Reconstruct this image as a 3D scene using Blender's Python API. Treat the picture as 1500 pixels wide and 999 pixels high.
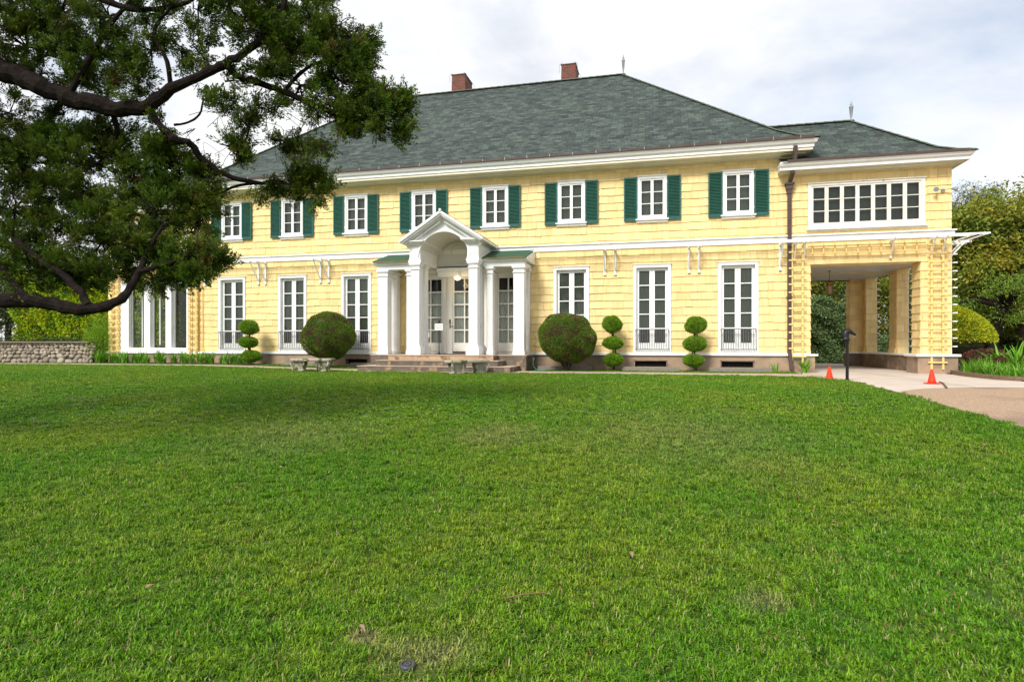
import bpy, math, random
import numpy as np
from mathutils import Vector, Matrix
random.seed(7); RNG = np.random.default_rng(7)
R = math.radians
S = bpy.context.scene
C = S.collection
for o in list(bpy.data.objects): bpy.data.objects.remove(o)

# ------------------------------------------------------------------ camera
TH = R(13.4066); FPX = 870.0
CAMP = (0.0, -20.0, 0.85)
cd = bpy.data.cameras.new('camera'); cam = bpy.data.objects.new('camera', cd); C.objects.link(cam)
cd.sensor_width = 36; cd.lens = FPX/1500*36; cd.shift_y = 5.5/1500; cd.clip_start = 0.05; cd.clip_end = 2000
cam.location = CAMP; cam.rotation_euler = (R(90), 0, TH)
S.camera = cam
# ------------------------------------------------------------------ sky and sun
SUN_EL, SUN_ROT = 43, 200      # a high sun behind thin cloud, from behind the camera and a little to its left
w = bpy.data.worlds.new('World'); S.world = w; w.use_nodes = True
nt = w.node_tree; nt.nodes.clear()
def wn(t, **k):
    n = nt.nodes.new(t)
    for a, b in k.items(): setattr(n, a, b)
    return n
sky = wn('ShaderNodeTexSky', sky_type='NISHITA', sun_disc=False, sun_elevation=R(SUN_EL), sun_rotation=R(SUN_ROT))
tc = wn('ShaderNodeTexCoord'); mp = wn('ShaderNodeMapping'); mp.inputs['Scale'].default_value = (1, 1, 2.2)
mp.inputs['Location'].default_value = (0.35, 0.2, 0.1)
nz = wn('ShaderNodeTexNoise'); nz.inputs['Scale'].default_value = 2.1; nz.inputs['Detail'].default_value = 7; nz.inputs['Roughness'].default_value = .55
nz.inputs['Distortion'].default_value = .35
rp = wn('ShaderNodeValToRGB'); rp.color_ramp.elements[0].position = .36; rp.color_ramp.elements[1].position = .54
rp.color_ramp.elements[0].color = (.5, .5, .5, 1); rp.color_ramp.elements[1].color = (1, 1, 1, 1)
nz2 = wn('ShaderNodeTexNoise'); nz2.inputs['Scale'].default_value = 3.4; nz2.inputs['Detail'].default_value = 5
rp2 = wn('ShaderNodeValToRGB'); rp2.color_ramp.elements[0].position = .3; rp2.color_ramp.elements[1].position = .62
rp2.color_ramp.elements[0].color = (5.1, 5.2, 5.4, 1); rp2.color_ramp.elements[1].color = (6.3, 6.35, 6.4, 1)
mx = wn('ShaderNodeMixRGB')
br = wn('ShaderNodeMixRGB', blend_type='MULTIPLY'); br.inputs['Fac'].default_value = 1; br.inputs['Color2'].default_value = (1.0, 1.0, 1.0, 1)
bg = wn('ShaderNodeBackground'); bg.inputs['Strength'].default_value = .10
ow = wn('ShaderNodeOutputWorld')
L = nt.links.new
L(tc.outputs['Generated'], mp.inputs['Vector']); L(mp.outputs[0], nz.inputs['Vector']); L(mp.outputs[0], nz2.inputs['Vector'])
L(nz.outputs['Fac'], rp.inputs[0]); L(nz2.outputs['Fac'], rp2.inputs[0])
L(sky.outputs[0], br.inputs['Color1'])
L(rp.outputs[0], mx.inputs['Fac']); L(br.outputs[0], mx.inputs['Color1']); L(rp2.outputs[0], mx.inputs['Color2'])
L(mx.outputs[0], bg.inputs['Color']); L(bg.outputs[0], ow.inputs['Surface'])
sd = bpy.data.lights.new('sun', 'SUN'); sd.energy = 2.3; sd.angle = R(18); sd.color = (1, .955, .88)
sun = bpy.data.objects.new('sun', sd); C.objects.link(sun)
az = R(SUN_ROT)                                    # Nishita: direction to the sun is (sin rot, cos rot)
dv = Vector((math.sin(az)*math.cos(R(SUN_EL)), math.cos(az)*math.cos(R(SUN_EL)), math.sin(R(SUN_EL))))
sun.rotation_euler = dv.to_track_quat('Z', 'Y').to_euler()
S.view_settings.view_transform = 'Standard'; S.view_settings.look = 'None'
S.view_settings.exposure = 0.88; S.view_settings.gamma = 1
S.render.engine = 'CYCLES'
S.cycles.max_bounces = 6; S.cycles.transparent_max_bounces = 8
S.render.resolution_x = 1024; S.render.resolution_y = 681

# ------------------------------------------------------------------ helpers
def link(o): C.objects.link(o); return o
def tag(o, label=None, cat=None, group=None, kind=None):
    if label: o['label'] = label
    if cat: o['category'] = cat
    if group: o['group'] = group
    if kind: o['kind'] = kind
    return o
def wloc(o):
    v = Vector((0, 0, 0))
    while o is not None: v += o.location; o = o.parent
    return v
def empty(name, loc):
    o = bpy.data.objects.new(name, None); o.location = loc; o.empty_display_size = .3; return link(o)
def ss(a, b, x):
    q = min(1, max(0, (x-a)/(b-a))); return q*q*(3-2*q)
def terr(x, y): return .12*(1-ss(-16, -8, x)) - .75*(1-ss(-19, -7, y))
def pxw(x, y, d):
    """photograph pixel + distance along the view axis -> world point"""
    u = (x-750)/FPX*d; c, s = math.cos(TH), math.sin(TH)
    return Vector((u*c-d*s, -20+u*s+d*c, .85+(505-y)/FPX*d))
def gnd(x, y):
    d = 1.0
    while d < 60:
        p = pxw(x, y, d)
        if p.z <= terr(p.x, p.y): return Vector((p.x, p.y, terr(p.x, p.y)))
        d += .02
    return p

class MB:
    def __init__(s): s.v = []; s.f = []; s.c = []; s.uv = None; s.sm = False
    def add(s, vs, fs, c=0.5):
        n = len(s.v); s.v += [tuple(p) for p in vs]
        for f in fs: s.f.append(tuple(n+i for i in f)); s.c.append(c)
        return s
    def quad(s, a, b, c_, d, c=.5): return s.add([a, b, c_, d], [(0, 1, 2, 3)], c)
    def box(s, x0, x1, y0, y1, z0, z1, c=.5):
        vs = [(x0,y0,z0),(x1,y0,z0),(x1,y1,z0),(x0,y1,z0),(x0,y0,z1),(x1,y0,z1),(x1,y1,z1),(x0,y1,z1)]
        return s.add(vs, [(0,3,2,1),(4,5,6,7),(0,1,5,4),(1,2,6,5),(2,3,7,6),(3,0,4,7)], c)
    def bar(s, a, b, w_, h_, up=(0,0,1), c=.5):
        a = Vector(a); b = Vector(b); d = (b-a).normalized(); u = Vector(up)
        sd_ = d.cross(u)
        if sd_.length < 1e-4: sd_ = d.cross(Vector((1,0,0)))
        sd_.normalize(); u = sd_.cross(d).normalized()
        vs = []
        for p in (a, b):
            for i, j in ((-1,-1),(1,-1),(1,1),(-1,1)): vs.append(p+sd_*i*w_/2+u*j*h_/2)
        return s.add(vs, [(3,2,1,0),(4,5,6,7),(0,1,5,4),(1,2,6,5),(2,3,7,6),(3,0,4,7)], c)
    def lathe(s, prof, cx=0, cy=0, n=20, c=.5, axis=None):
        vs = []; fs = []
        for (r, z) in prof:
            for k in range(n):
                a = 2*math.pi*k/n; vs.append((cx+r*math.cos(a), cy+r*math.sin(a), z))
        m = len(prof)
        for i in range(m-1):
            for k in range(n):
                k2 = (k+1) % n; fs.append((i*n+k, i*n+k2, (i+1)*n+k2, (i+1)*n+k))
        fs.append(tuple(reversed(range(n)))); fs.append(tuple((m-1)*n+k for k in range(n)))
        return s.add(vs, fs, c)
    def tube(s, pts, rad, n=8, c=.5, flat=1.0):
        pts = [Vector(p) for p in pts]
        if not hasattr(rad, '__len__'): rad = [rad]*len(pts)
        vs = []; fs = []; prev = None
        for i, p in enumerate(pts):
            d = (pts[min(i+1, len(pts)-1)]-pts[max(i-1, 0)]).normalized()
            if prev is None:
                u = d.cross(Vector((0,0,1)))
                if u.length < .05: u = d.cross(Vector((0,1,0)))
            else: u = prev-d*prev.dot(d)
            u.normalize(); prev = u; v = d.cross(u)
            for k in range(n):
                a = 2*math.pi*k/n; vs.append(p+(u*math.cos(a)+v*math.sin(a)*flat)*rad[i])
        for i in range(len(pts)-1):
            for k in range(n):
                k2 = (k+1) % n; fs.append((i*n+k, i*n+k2, (i+1)*n+k2, (i+1)*n+k))
        fs.append(tuple(reversed(range(n)))); fs.append(tuple((len(pts)-1)*n+k for k in range(n)))
        return s.add(vs, fs, c)
    def build(s, name, mat, parent=None, loc=None, smooth=None, uvs=None, bevel=0):
        me = bpy.data.meshes.new(name)
        o = bpy.data.objects.new(name, me); link(o)
        if parent is not None: o.parent = parent; off = wloc(parent)
        elif loc is not None: o.location = loc; off = Vector(loc)
        else: off = Vector((0,0,0))
        me.from_pydata([(a-off.x, b-off.y, c_-off.z) for a, b, c_ in s.v], [], s.f)
        at = me.attributes.new('tone', 'FLOAT', 'FACE'); at.data.foreach_set('value', s.c)
        if uvs is not None:
            ul = me.uv_layers.new(name='UVMap'); fl = []
            for f in uvs:
                for q in f: fl += list(q)
            ul.data.foreach_set('uv', fl)
        if s.sm or smooth: me.polygons.foreach_set('use_smooth', [True]*len(me.polygons))
        me.materials.append(mat); me.validate(); me.update()
        if bevel:
            m = o.modifiers.new('bevel', 'BEVEL'); m.width = bevel; m.segments = 2; m.limit_method = 'ANGLE'
        return o
def smooth_path(pts, k=4):
    P = [Vector(p) for p in pts]; out = []
    for i in range(len(P)-1):
        p0 = P[max(i-1,0)]; p1 = P[i]; p2 = P[i+1]; p3 = P[min(i+2, len(P)-1)]
        for j in range(k):
            t = j/k
            out.append(.5*((2*p1)+(-p0+p2)*t+(2*p0-5*p1+4*p2-p3)*t*t+(-p0+3*p1-3*p2+p3)*t**3))
    out.append(P[-1]); return out

# ------------------------------------------------------------------ materials
def mat(name, col, col2=None, rough=.6, nscale=8, spec=.3, bump=0, bscale=30, tone=0, metal=0, col3=None, n3=1.2, f3=(.5,.65), stretch=(1,1,1), coord='Object', trans=0):
    m = bpy.data.materials.new(name); m.use_nodes = True; t = m.node_tree; b = t.nodes['Principled BSDF']
    def N(x): return t.nodes.new(x)
    b.inputs['Roughness'].default_value = rough; b.inputs['Metallic'].default_value = metal
    b.inputs['Specular IOR Level'].default_value = spec
    tcn = N('ShaderNodeTexCoord'); mpn = N('ShaderNodeMapping'); mpn.inputs['Scale'].default_value = stretch
    t.links.new(tcn.outputs[coord], mpn.inputs[0])
    if col2 is None: col2 = tuple(c*.85 for c in col)
    n = N('ShaderNodeTexNoise'); n.inputs['Scale'].default_value = nscale; n.inputs['Detail'].default_value = 5
    t.links.new(mpn.outputs[0], n.inputs['Vector'])
    r = N('ShaderNodeMapRange'); r.inputs['From Min'].default_value = .32; r.inputs['From Max'].default_value = .68
    t.links.new(n.outputs['Fac'], r.inputs['Value'])
    mixc = N('ShaderNodeMixRGB'); mixc.inputs['Color1'].default_value = (*col, 1); mixc.inputs['Color2'].default_value = (*col2, 1)
    t.links.new(r.outputs[0], mixc.inputs['Fac']); out = mixc.outputs[0]
    if col3 is not None:
        n3n = N('ShaderNodeTexNoise'); n3n.inputs['Scale'].default_value = n3; n3n.inputs['Detail'].default_value = 4
        t.links.new(mpn.outputs[0], n3n.inputs['Vector'])
        r3 = N('ShaderNodeMapRange'); r3.inputs['From Min'].default_value = f3[0]; r3.inputs['From Max'].default_value = f3[1]
        t.links.new(n3n.outputs['Fac'], r3.inputs['Value'])
        m3 = N('ShaderNodeMixRGB'); m3.inputs['Color2'].default_value = (*col3, 1)
        t.links.new(r3.outputs[0], m3.inputs['Fac']); t.links.new(out, m3.inputs['Color1']); out = m3.outputs[0]
    if tone:
        a = N('ShaderNodeAttribute'); a.attribute_name = 'tone'
        r4 = N('ShaderNodeMapRange'); r4.inputs['To Min'].default_value = 1-tone; r4.inputs['To Max'].default_value = 1+tone
        t.links.new(a.outputs['Fac'], r4.inputs['Value'])
        h = N('ShaderNodeVectorMath'); h.operation = 'SCALE'
        t.links.new(out, h.inputs[0]); t.links.new(r4.outputs[0], h.inputs['Scale']); out = h.outputs[0]
    t.links.new(out, b.inputs['Base Color'])
    if bump:
        n2 = N('ShaderNodeTexNoise'); n2.inputs['Scale'].default_value = bscale; n2.inputs['Detail'].default_value = 4
        t.links.new(mpn.outputs[0], n2.inputs['Vector'])
        bp = N('ShaderNodeBump'); bp.inputs['Strength'].default_value = bump; bp.inputs['Distance'].default_value = .02
        t.links.new(n2.outputs['Fac'], bp.inputs['Height']); t.links.new(bp.outputs[0], b.inputs['Normal'])
    if trans:
        tr = N('ShaderNodeBsdfTranslucent'); t.links.new(out, tr.inputs['Color'])
        ms = N('ShaderNodeMixShader'); ms.inputs[0].default_value = trans
        t.links.new(b.outputs[0], ms.inputs[1]); t.links.new(tr.outputs[0], ms.inputs[2])
        t.links.new(ms.outputs[0], t.nodes['Material Output'].inputs['Surface'])
    return m
M = {}
M['siding'] = mat('yellow_shingle_paint', (.80,.59,.25), (.86,.665,.33), rough=.55, nscale=1.3, tone=.095, bump=.25, bscale=14, stretch=(9,9,.8))
M['yellow_trim'] = mat('yellow_trim_paint', (.78,.60,.24), (.72,.53,.19), rough=.5)
M['white'] = mat('white_paint', (.86,.86,.85), (.82,.82,.81), rough=.42, nscale=3, bump=.05, bscale=20, col3=(.70,.68,.62), n3=4, f3=(.60,.80))
M['old_white'] = mat('weathered_white_paint', (.78,.77,.72), (.66,.63,.56), rough=.55, nscale=5, bump=.1, col3=(.45,.38,.3), n3=7, f3=(.66,.74))
M['cream'] = mat('cream_soffit_paint', (.76,.72,.56), (.68,.64,.49), rough=.6, nscale=2)
M['green'] = mat('green_shutter_paint', (.026,.118,.100), (.021,.098,.083), rough=.42, nscale=5)
M['louver'] = mat('dark_green_louver_paint', (.024,.105,.075), (.018,.08,.058), rough=.5)
M['brown'] = mat('brown_metal', (.095,.062,.052), (.07,.048,.042), rough=.4, nscale=5)
M['lead'] = mat('grey_lead', (.30,.32,.33), (.22,.23,.24), rough=.45, metal=.3)
M['iron'] = mat('black_iron', (.008,.008,.009), (.012,.012,.013), rough=.4, spec=.3)
M['rail'] = mat('grey_iron_rail', (.16,.16,.165), (.11,.11,.12), rough=.45)
M['brass'] = mat('aged_brass', (.36,.22,.07), (.2,.12,.045), rough=.4, metal=.7, nscale=20)
M['bronze'] = mat('bronze', (.11,.055,.025), (.07,.035,.02), rough=.35, metal=.5)
M['found'] = mat('foundation_render', (.42,.29,.20), (.32,.225,.155), rough=.85, nscale=2.2, bump=.2, bscale=50, col3=(.24,.18,.13), n3=1.6)
M['found_dark'] = mat('weathered_brown_concrete', (.235,.175,.125), (.16,.12,.088), rough=.85, nscale=3.5, bump=.25, bscale=40, col3=(.36,.25,.16), n3=2.6, f3=(.52,.64))
M['step_dark'] = mat('stained_stone_step', (.17,.135,.105), (.10,.082,.066), rough=.85, nscale=5, bump=.3, bscale=40, col3=(.36,.24,.14), n3=3.5, f3=(.54,.66))
M['step_top'] = mat('worn_stone_tread', (.44,.35,.27), (.36,.285,.215), rough=.8, nscale=6)
M['timber'] = mat('weathered_timber', (.27,.235,.20), (.19,.165,.14), rough=.8, nscale=7, stretch=(1,6,6), bump=.3)
M['black'] = mat('dark_void', (.012,.012,.012), (.015,.014,.013), rough=.9)
M['curtain'] = mat('grey_green_curtain', (.27,.295,.235), (.19,.21,.165), rough=.9, nscale=4, stretch=(22,22,.3))
M['curtain_dark'] = mat('dark_olive_blind', (.12,.135,.112), (.09,.102,.085), rough=.9, nscale=3)
M['curtain_light'] = mat('pale_sheer_curtain', (.80,.79,.72), (.55,.55,.50), rough=.9, nscale=4, stretch=(22,22,.3))
M['ivory'] = mat('ivory_door_paint', (.72,.70,.64), (.68,.66,.60), rough=.4, nscale=3)
M['ceiling'] = mat('pale_grey_ceiling_board', (.66,.655,.66), (.6,.6,.6), rough=.3, nscale=2)
M['matting'] = mat('black_rubber_mat', (.02,.02,.022), (.03,.03,.03), rough=.8)
M['orange'] = mat('orange_pvc', (.88,.045,.012), (.78,.035,.012), rough=.45, nscale=6)
M['benchstone'] = mat('mossy_cast_stone', (.42,.38,.30), (.30,.27,.21), rough=.9, nscale=9, bump=.5, bscale=40, col3=(.085,.10,.03), n3=4.5, f3=(.50,.60), tone=.15)
M['bark'] = mat('dark_cypress_bark', (.011,.008,.007), (.022,.016,.014), rough=.95, spec=.08, nscale=12, stretch=(1,1,1), bump=.8, bscale=30)
M['barkp'] = mat('brown_bark', (.085,.06,.042), (.05,.035,.025), rough=.9, nscale=10, bump=.6)
M['twig'] = mat('dry_twig', (.20,.12,.06), (.14,.085,.045), rough=.8)
M['concrete'] = mat('pale_drive_concrete', (.57,.485,.41), (.50,.425,.36), rough=.8, nscale=2.5, bump=.1, bscale=80, col3=(.42,.34,.28), n3=.9, f3=(.55,.8), coord='Object')
M['path'] = mat('buff_path_concrete', (.47,.37,.295), (.40,.315,.25), rough=.85, nscale=5, bump=.1)
M['soil'] = mat('dark_planting_soil', (.05,.036,.025), (.075,.052,.036), rough=.95, nscale=14, bump=.8)
M['teal'] = mat('turquoise_rubber_hose', (.03,.42,.36), (.03,.36,.3), rough=.4)
M['rubber'] = mat('black_olive_cable', (.05,.05,.02), (.12,.11,.03), rough=.5, nscale=16)
M['signw'] = mat('white_sign_card', (.80,.80,.80), (.77,.77,.78), rough=.5)
M['ink'] = mat('dark_blue_lettering', (.06,.05,.16), (.06,.05,.14), rough=.6)
M['inkred'] = mat('dark_red_lettering', (.34,.05,.12), (.30,.05,.1), rough=.6)
M['ochre'] = mat('ochre_card', (.62,.40,.10), (.55,.36,.1), rough=.6)
M['wicker'] = mat('brown_wicker', (.16,.09,.05), (.10,.055,.03), rough=.8, nscale=40, bump=.6)
M['copper'] = mat('green_felt_roof', (.032,.098,.058), (.026,.080,.048), rough=.8, nscale=7, bump=.25, bscale=80)
M['leafdry'] = mat('dry_fallen_leaf', (.30,.21,.12), (.20,.14,.08), rough=.8, nscale=15)
M['grey_plastic'] = mat('grey_plastic', (.07,.07,.075), (.05,.05,.055), rough=.5)
M['wallstone'] = mat('river_stone', (.40,.335,.26), (.26,.22,.175), rough=.85, nscale=3.5, tone=.35, bump=.3, bscale=25)
M['mortar'] = mat('dark_mortar', (.12,.10,.08), (.09,.075,.06), rough=.95, bump=.4)
M['coping'] = mat('brown_stone_coping', (.27,.205,.15), (.2,.155,.115), rough=.85, nscale=4)
def leafmat(name, a, b, c=None, **k):
    return mat(name, a, b, rough=.55, nscale=k.pop('ns', 1.6), spec=.25, tone=k.pop('tone', .38), col3=c, n3=k.pop('n3', 2.0), f3=k.pop('f3', (.5,.62)), trans=k.pop('trans', .22))
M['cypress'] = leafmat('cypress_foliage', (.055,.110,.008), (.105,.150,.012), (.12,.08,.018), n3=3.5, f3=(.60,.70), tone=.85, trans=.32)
M['ball'] = leafmat('clipped_round_foliage', (.085,.165,.014), (.16,.24,.022), (.15,.085,.045), ns=2.5, n3=3.2, f3=(.50,.64))
M['topiary'] = leafmat('bright_topiary_foliage', (.13,.27,.012), (.21,.36,.018), ns=6)
M['hedge'] = leafmat('yellow_green_hedge_leaves', (.30,.44,.012), (.46,.52,.014), (.12,.24,.015), ns=1.4, n3=1.6, f3=(.5,.62))
M['ivy'] = leafmat('grey_green_ivy', (.05,.095,.03), (.075,.13,.045), ns=5)
M['dkhedge'] = leafmat('dark_shrub_leaves', (.13,.21,.075), (.19,.28,.11), ns=1.5)
M['golden'] = leafmat('golden_shrub_leaves', (.50,.50,.016), (.30,.38,.02), ns=2.5)
M['bigtree'] = leafmat('broad_tree_leaves', (.12,.18,.022), (.24,.26,.026), (.40,.30,.03), ns=.8, n3=1.1, f3=(.52,.68))
M['feather'] = leafmat('feathery_tree_leaves', (.12,.22,.02), (.18,.27,.03), ns=1.2)
M['bgtree'] = leafmat('distant_tree_leaves', (.055,.09,.03), (.09,.12,.04), ns=.8)
M['strap'] = leafmat('strap_leaf_plants', (.11,.30,.02), (.19,.38,.03), ns=3, tone=.3)
M['redleaf'] = leafmat('purple_red_leaves', (.14,.035,.032), (.09,.05,.03), ns=5)
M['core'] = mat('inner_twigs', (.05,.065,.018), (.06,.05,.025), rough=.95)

# glass: clear sheet that mirrors a little, as real glazing does
def glassmat(name, tint=(.9,.94,.92), ior=1.5):
    m = bpy.data.materials.new(name); m.use_nodes = True; t = m.node_tree; t.nodes.remove(t.nodes['Principled BSDF'])
    fr = t.nodes.new('ShaderNodeFresnel'); fr.inputs[0].default_value = ior
    tr = t.nodes.new('ShaderNodeBsdfTransparent'); tr.inputs[0].default_value = (*tint, 1)
    gl = t.nodes.new('ShaderNodeBsdfGlossy'); gl.inputs['Roughness'].default_value = .03
    ms = t.nodes.new('ShaderNodeMixShader')
    t.links.new(fr.outputs[0], ms.inputs[0]); t.links.new(tr.outputs[0], ms.inputs[1]); t.links.new(gl.outputs[0], ms.inputs[2])
    t.links.new(ms.outputs[0], t.nodes['Material Output'].inputs['Surface']); return m
M['glass'] = glassmat('window_glass'); M['sunglass'] = glassmat('sunroom_glass', (.8,.86,.82), 1.6)
def emat(name, col, s):
    m = bpy.data.materials.new(name); m.use_nodes = True; b = m.node_tree.nodes['Principled BSDF']
    b.inputs['Emission Color'].default_value = (*col, 1); b.inputs['Emission Strength'].default_value = s
    b.inputs['Base Color'].default_value = (.8,.7,.5,1); return m
M['lamp'] = emat('lit_lamp_globe', (1,.68,.25), 2.2)

def roofmat():
    m = bpy.data.materials.new('asphalt_roof_shingles'); m.use_nodes = True; t = m.node_tree; b = t.nodes['Principled BSDF']
    N = t.nodes.new; l = t.links.new
    uv = N('ShaderNodeUVMap'); 
    bk = N('ShaderNodeTexBrick'); bk.offset = .37; bk.offset_frequency = 3
    bk.inputs['Scale'].default_value = 1; bk.inputs['Brick Width'].default_value = .24; bk.inputs['Row Height'].default_value = .15
    bk.inputs['Mortar Size'].default_value = .011; bk.inputs['Mortar Smooth'].default_value = .3; bk.inputs['Bias'].default_value = 0
    bk.inputs['Color1'].default_value = (.042,.051,.051,1); bk.inputs['Color2'].default_value = (.080,.104,.087,1)
    bk.inputs['Mortar'].default_value = (.034,.040,.042,1)
    l(uv.outputs[0], bk.inputs['Vector'])
    bk2 = N('ShaderNodeTexBrick'); bk2.offset = .61; bk2.offset_frequency = 2
    bk2.inputs['Scale'].default_value = 1; bk2.inputs['Brick Width'].default_value = .31; bk2.inputs['Row Height'].default_value = .15
    bk2.inputs['Mortar Size'].default_value = 0
    bk2.inputs['Color1'].default_value = (.68,.70,.74,1); bk2.inputs['Color2'].default_value = (1.22,1.25,1.18,1)
    l(uv.outputs[0], bk2.inputs['Vector'])
    mu = N('ShaderNodeMixRGB'); mu.blend_type = 'MULTIPLY'; mu.inputs[0].default_value = 1
    l(bk.outputs['Color'], mu.inputs[1]); l(bk2.outputs['Color'], mu.inputs[2])
    nz_ = N('ShaderNodeTexNoise'); nz_.inputs['Scale'].default_value = .6; nz_.inputs['Detail'].default_value = 6; l(uv.outputs[0], nz_.inputs['Vector'])
    mr = N('ShaderNodeMapRange'); mr.inputs['To Min'].default_value = .9; mr.inputs['To Max'].default_value = 1.1; l(nz_.outputs['Fac'], mr.inputs['Value'])
    sc = N('ShaderNodeVectorMath'); sc.operation = 'SCALE'; l(mu.outputs[0], sc.inputs[0]); l(mr.outputs[0], sc.inputs['Scale'])
    l(sc.outputs[0], b.inputs['Base Color']); b.inputs['Roughness'].default_value = .85; b.inputs['Specular IOR Level'].default_value = .2
    # each course is a small wedge: the height ramps over the row
    sx = N('ShaderNodeSeparateXYZ'); l(uv.outputs[0], sx.inputs[0])
    dvn = N('ShaderNodeMath'); dvn.operation = 'DIVIDE'; dvn.inputs[1].default_value = .15; l(sx.outputs['Y'], dvn.inputs[0])
    frn = N('ShaderNodeMath'); frn.operation = 'FRACT'; l(dvn.outputs[0], frn.inputs[0])
    inv = N('ShaderNodeMath'); inv.operation = 'SUBTRACT'; inv.inputs[0].default_value = 1; l(frn.outputs[0], inv.inputs[1])
    bp = N('ShaderNodeBump'); bp.inputs['Strength'].default_value = .6; bp.inputs['Distance'].default_value = .012
    l(inv.outputs[0], bp.inputs['Height']); l(bp.outputs[0], b.inputs['Normal'])
    return m
M['roof'] = roofmat()
def brickmat():
    m = bpy.data.materials.new('red_brick'); m.use_nodes = True; t = m.node_tree; b = t.nodes['Principled BSDF']
    uv = t.nodes.new('ShaderNodeUVMap'); bk = t.nodes.new('ShaderNodeTexBrick')
    bk.inputs['Scale'].default_value = 1; bk.inputs['Brick Width'].default_value = .215; bk.inputs['Row Height'].default_value = .085
    bk.inputs['Mortar Size'].default_value = .009; bk.inputs['Color1'].default_value = (.20,.050,.034,1); bk.inputs['Color2'].default_value = (.105,.034,.026,1)
    bk.inputs['Mortar'].default_value = (.15,.11,.09,1)
    t.links.new(uv.outputs[0], bk.inputs['Vector']); t.links.new(bk.outputs['Color'], b.inputs['Base Color']); b.inputs['Roughness'].default_value = .9
    return m
M['brick'] = brickmat()

# ------------------------------------------------------------------ ground, lawn, paths
def sheet(name, poly_fn, xs, ys, dz, m, **k):
    """grid sheet following the terrain; poly_fn(i) gives x and its y-range"""
    mb = MB(); nx = len(xs); ny = len(ys)
    for x in xs:
        a, b = poly_fn(x)
        for q in ys:
            y = a+(b-a)*q; mb.v.append((x, y, terr(x, y)+dz))
    for i in range(nx-1):
        for j in range(ny-1):
            mb.f.append((i*ny+j, (i+1)*ny+j, (i+1)*ny+j+1, i*ny+j+1)); mb.c.append(.5)
    return tag(mb.build(name, m), kind='structure', **k)
def interp(x, pts):
    if x <= pts[0][0]: return pts[0][1]
    for (a, b), (c_, d) in zip(pts, pts[1:]):
        if x <= c_: return b+(d-b)*(x-a)/(c_-a)
    return pts[-1][1]
M['ground'] = mat('far_ground', (.07,.10,.025), (.10,.09,.04), rough=.95, nscale=.4)
mb = MB()
gx = [-400,-150,-60]+list(np.arange(-40,32,1.0))+[60,150,400]; gy = [-400,-120,-50]+list(np.arange(-30,30,1.0))+[60,150,600]
for x in gx:
    for y in gy: mb.v.append((x, y, terr(x, y)-.03))
for i in range(len(gx)-1):
    for j in range(len(gy)-1):
        k = len(gy); mb.f.append((i*k+j,(i+1)*k+j,(i+1)*k+j+1,i*k+j+1)); mb.c.append(.5)
tag(mb.build('ground', M['ground']), kind='structure')
EDGE = [(-60,-2.72),(-22,-2.72),(-14.2,-2.55),(-10.6,-2.62),(-8,-2.9),(-5,-2.9),(-4.2,-2.75),(0,-2.74),(2.7,-2.84),(3.7,-3.0),(4.15,-3.3),(4.42,-4.2),(4.46,-5.2)]
# east of the post the lawn edge turns towards the camera: the lawn is bounded in x there
EAST = [(-30,7.4),(-16,5.9),(-13,5.0),(-11.2,4.58),(-9.9,4.38),(-8.64,4.31),(-7.27,4.27),(-6.2,4.36),(-5.2,4.46),(-4.59,4.44),(-4.0,4.34),(-3.5,4.2),(-3.2,4.0),(-3.0,3.6),(-2.84,2.8)]
def east(y): return interp(y, EAST)
def lawn_sheet(name, dz, m):
    mb = MB(); ys = list(np.arange(-40,-12,1.0))+list(np.arange(-12,-3.0,.25))+[-3.0,-2.84]
    xq = list(np.linspace(0, 1, 90))
    for y in ys:
        e = east(y)
        for q in xq:
            x = -45+(e+45)*q; mb.v.append((x, y, terr(x, y)+dz))
    n = len(xq)
    for i in range(len(ys)-1):
        for j in range(n-1): mb.f.append((i*n+j,i*n+j+1,(i+1)*n+j+1,(i+1)*n+j)); mb.c.append(.5)
    return tag(mb.build(name, m), kind='structure')
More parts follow.
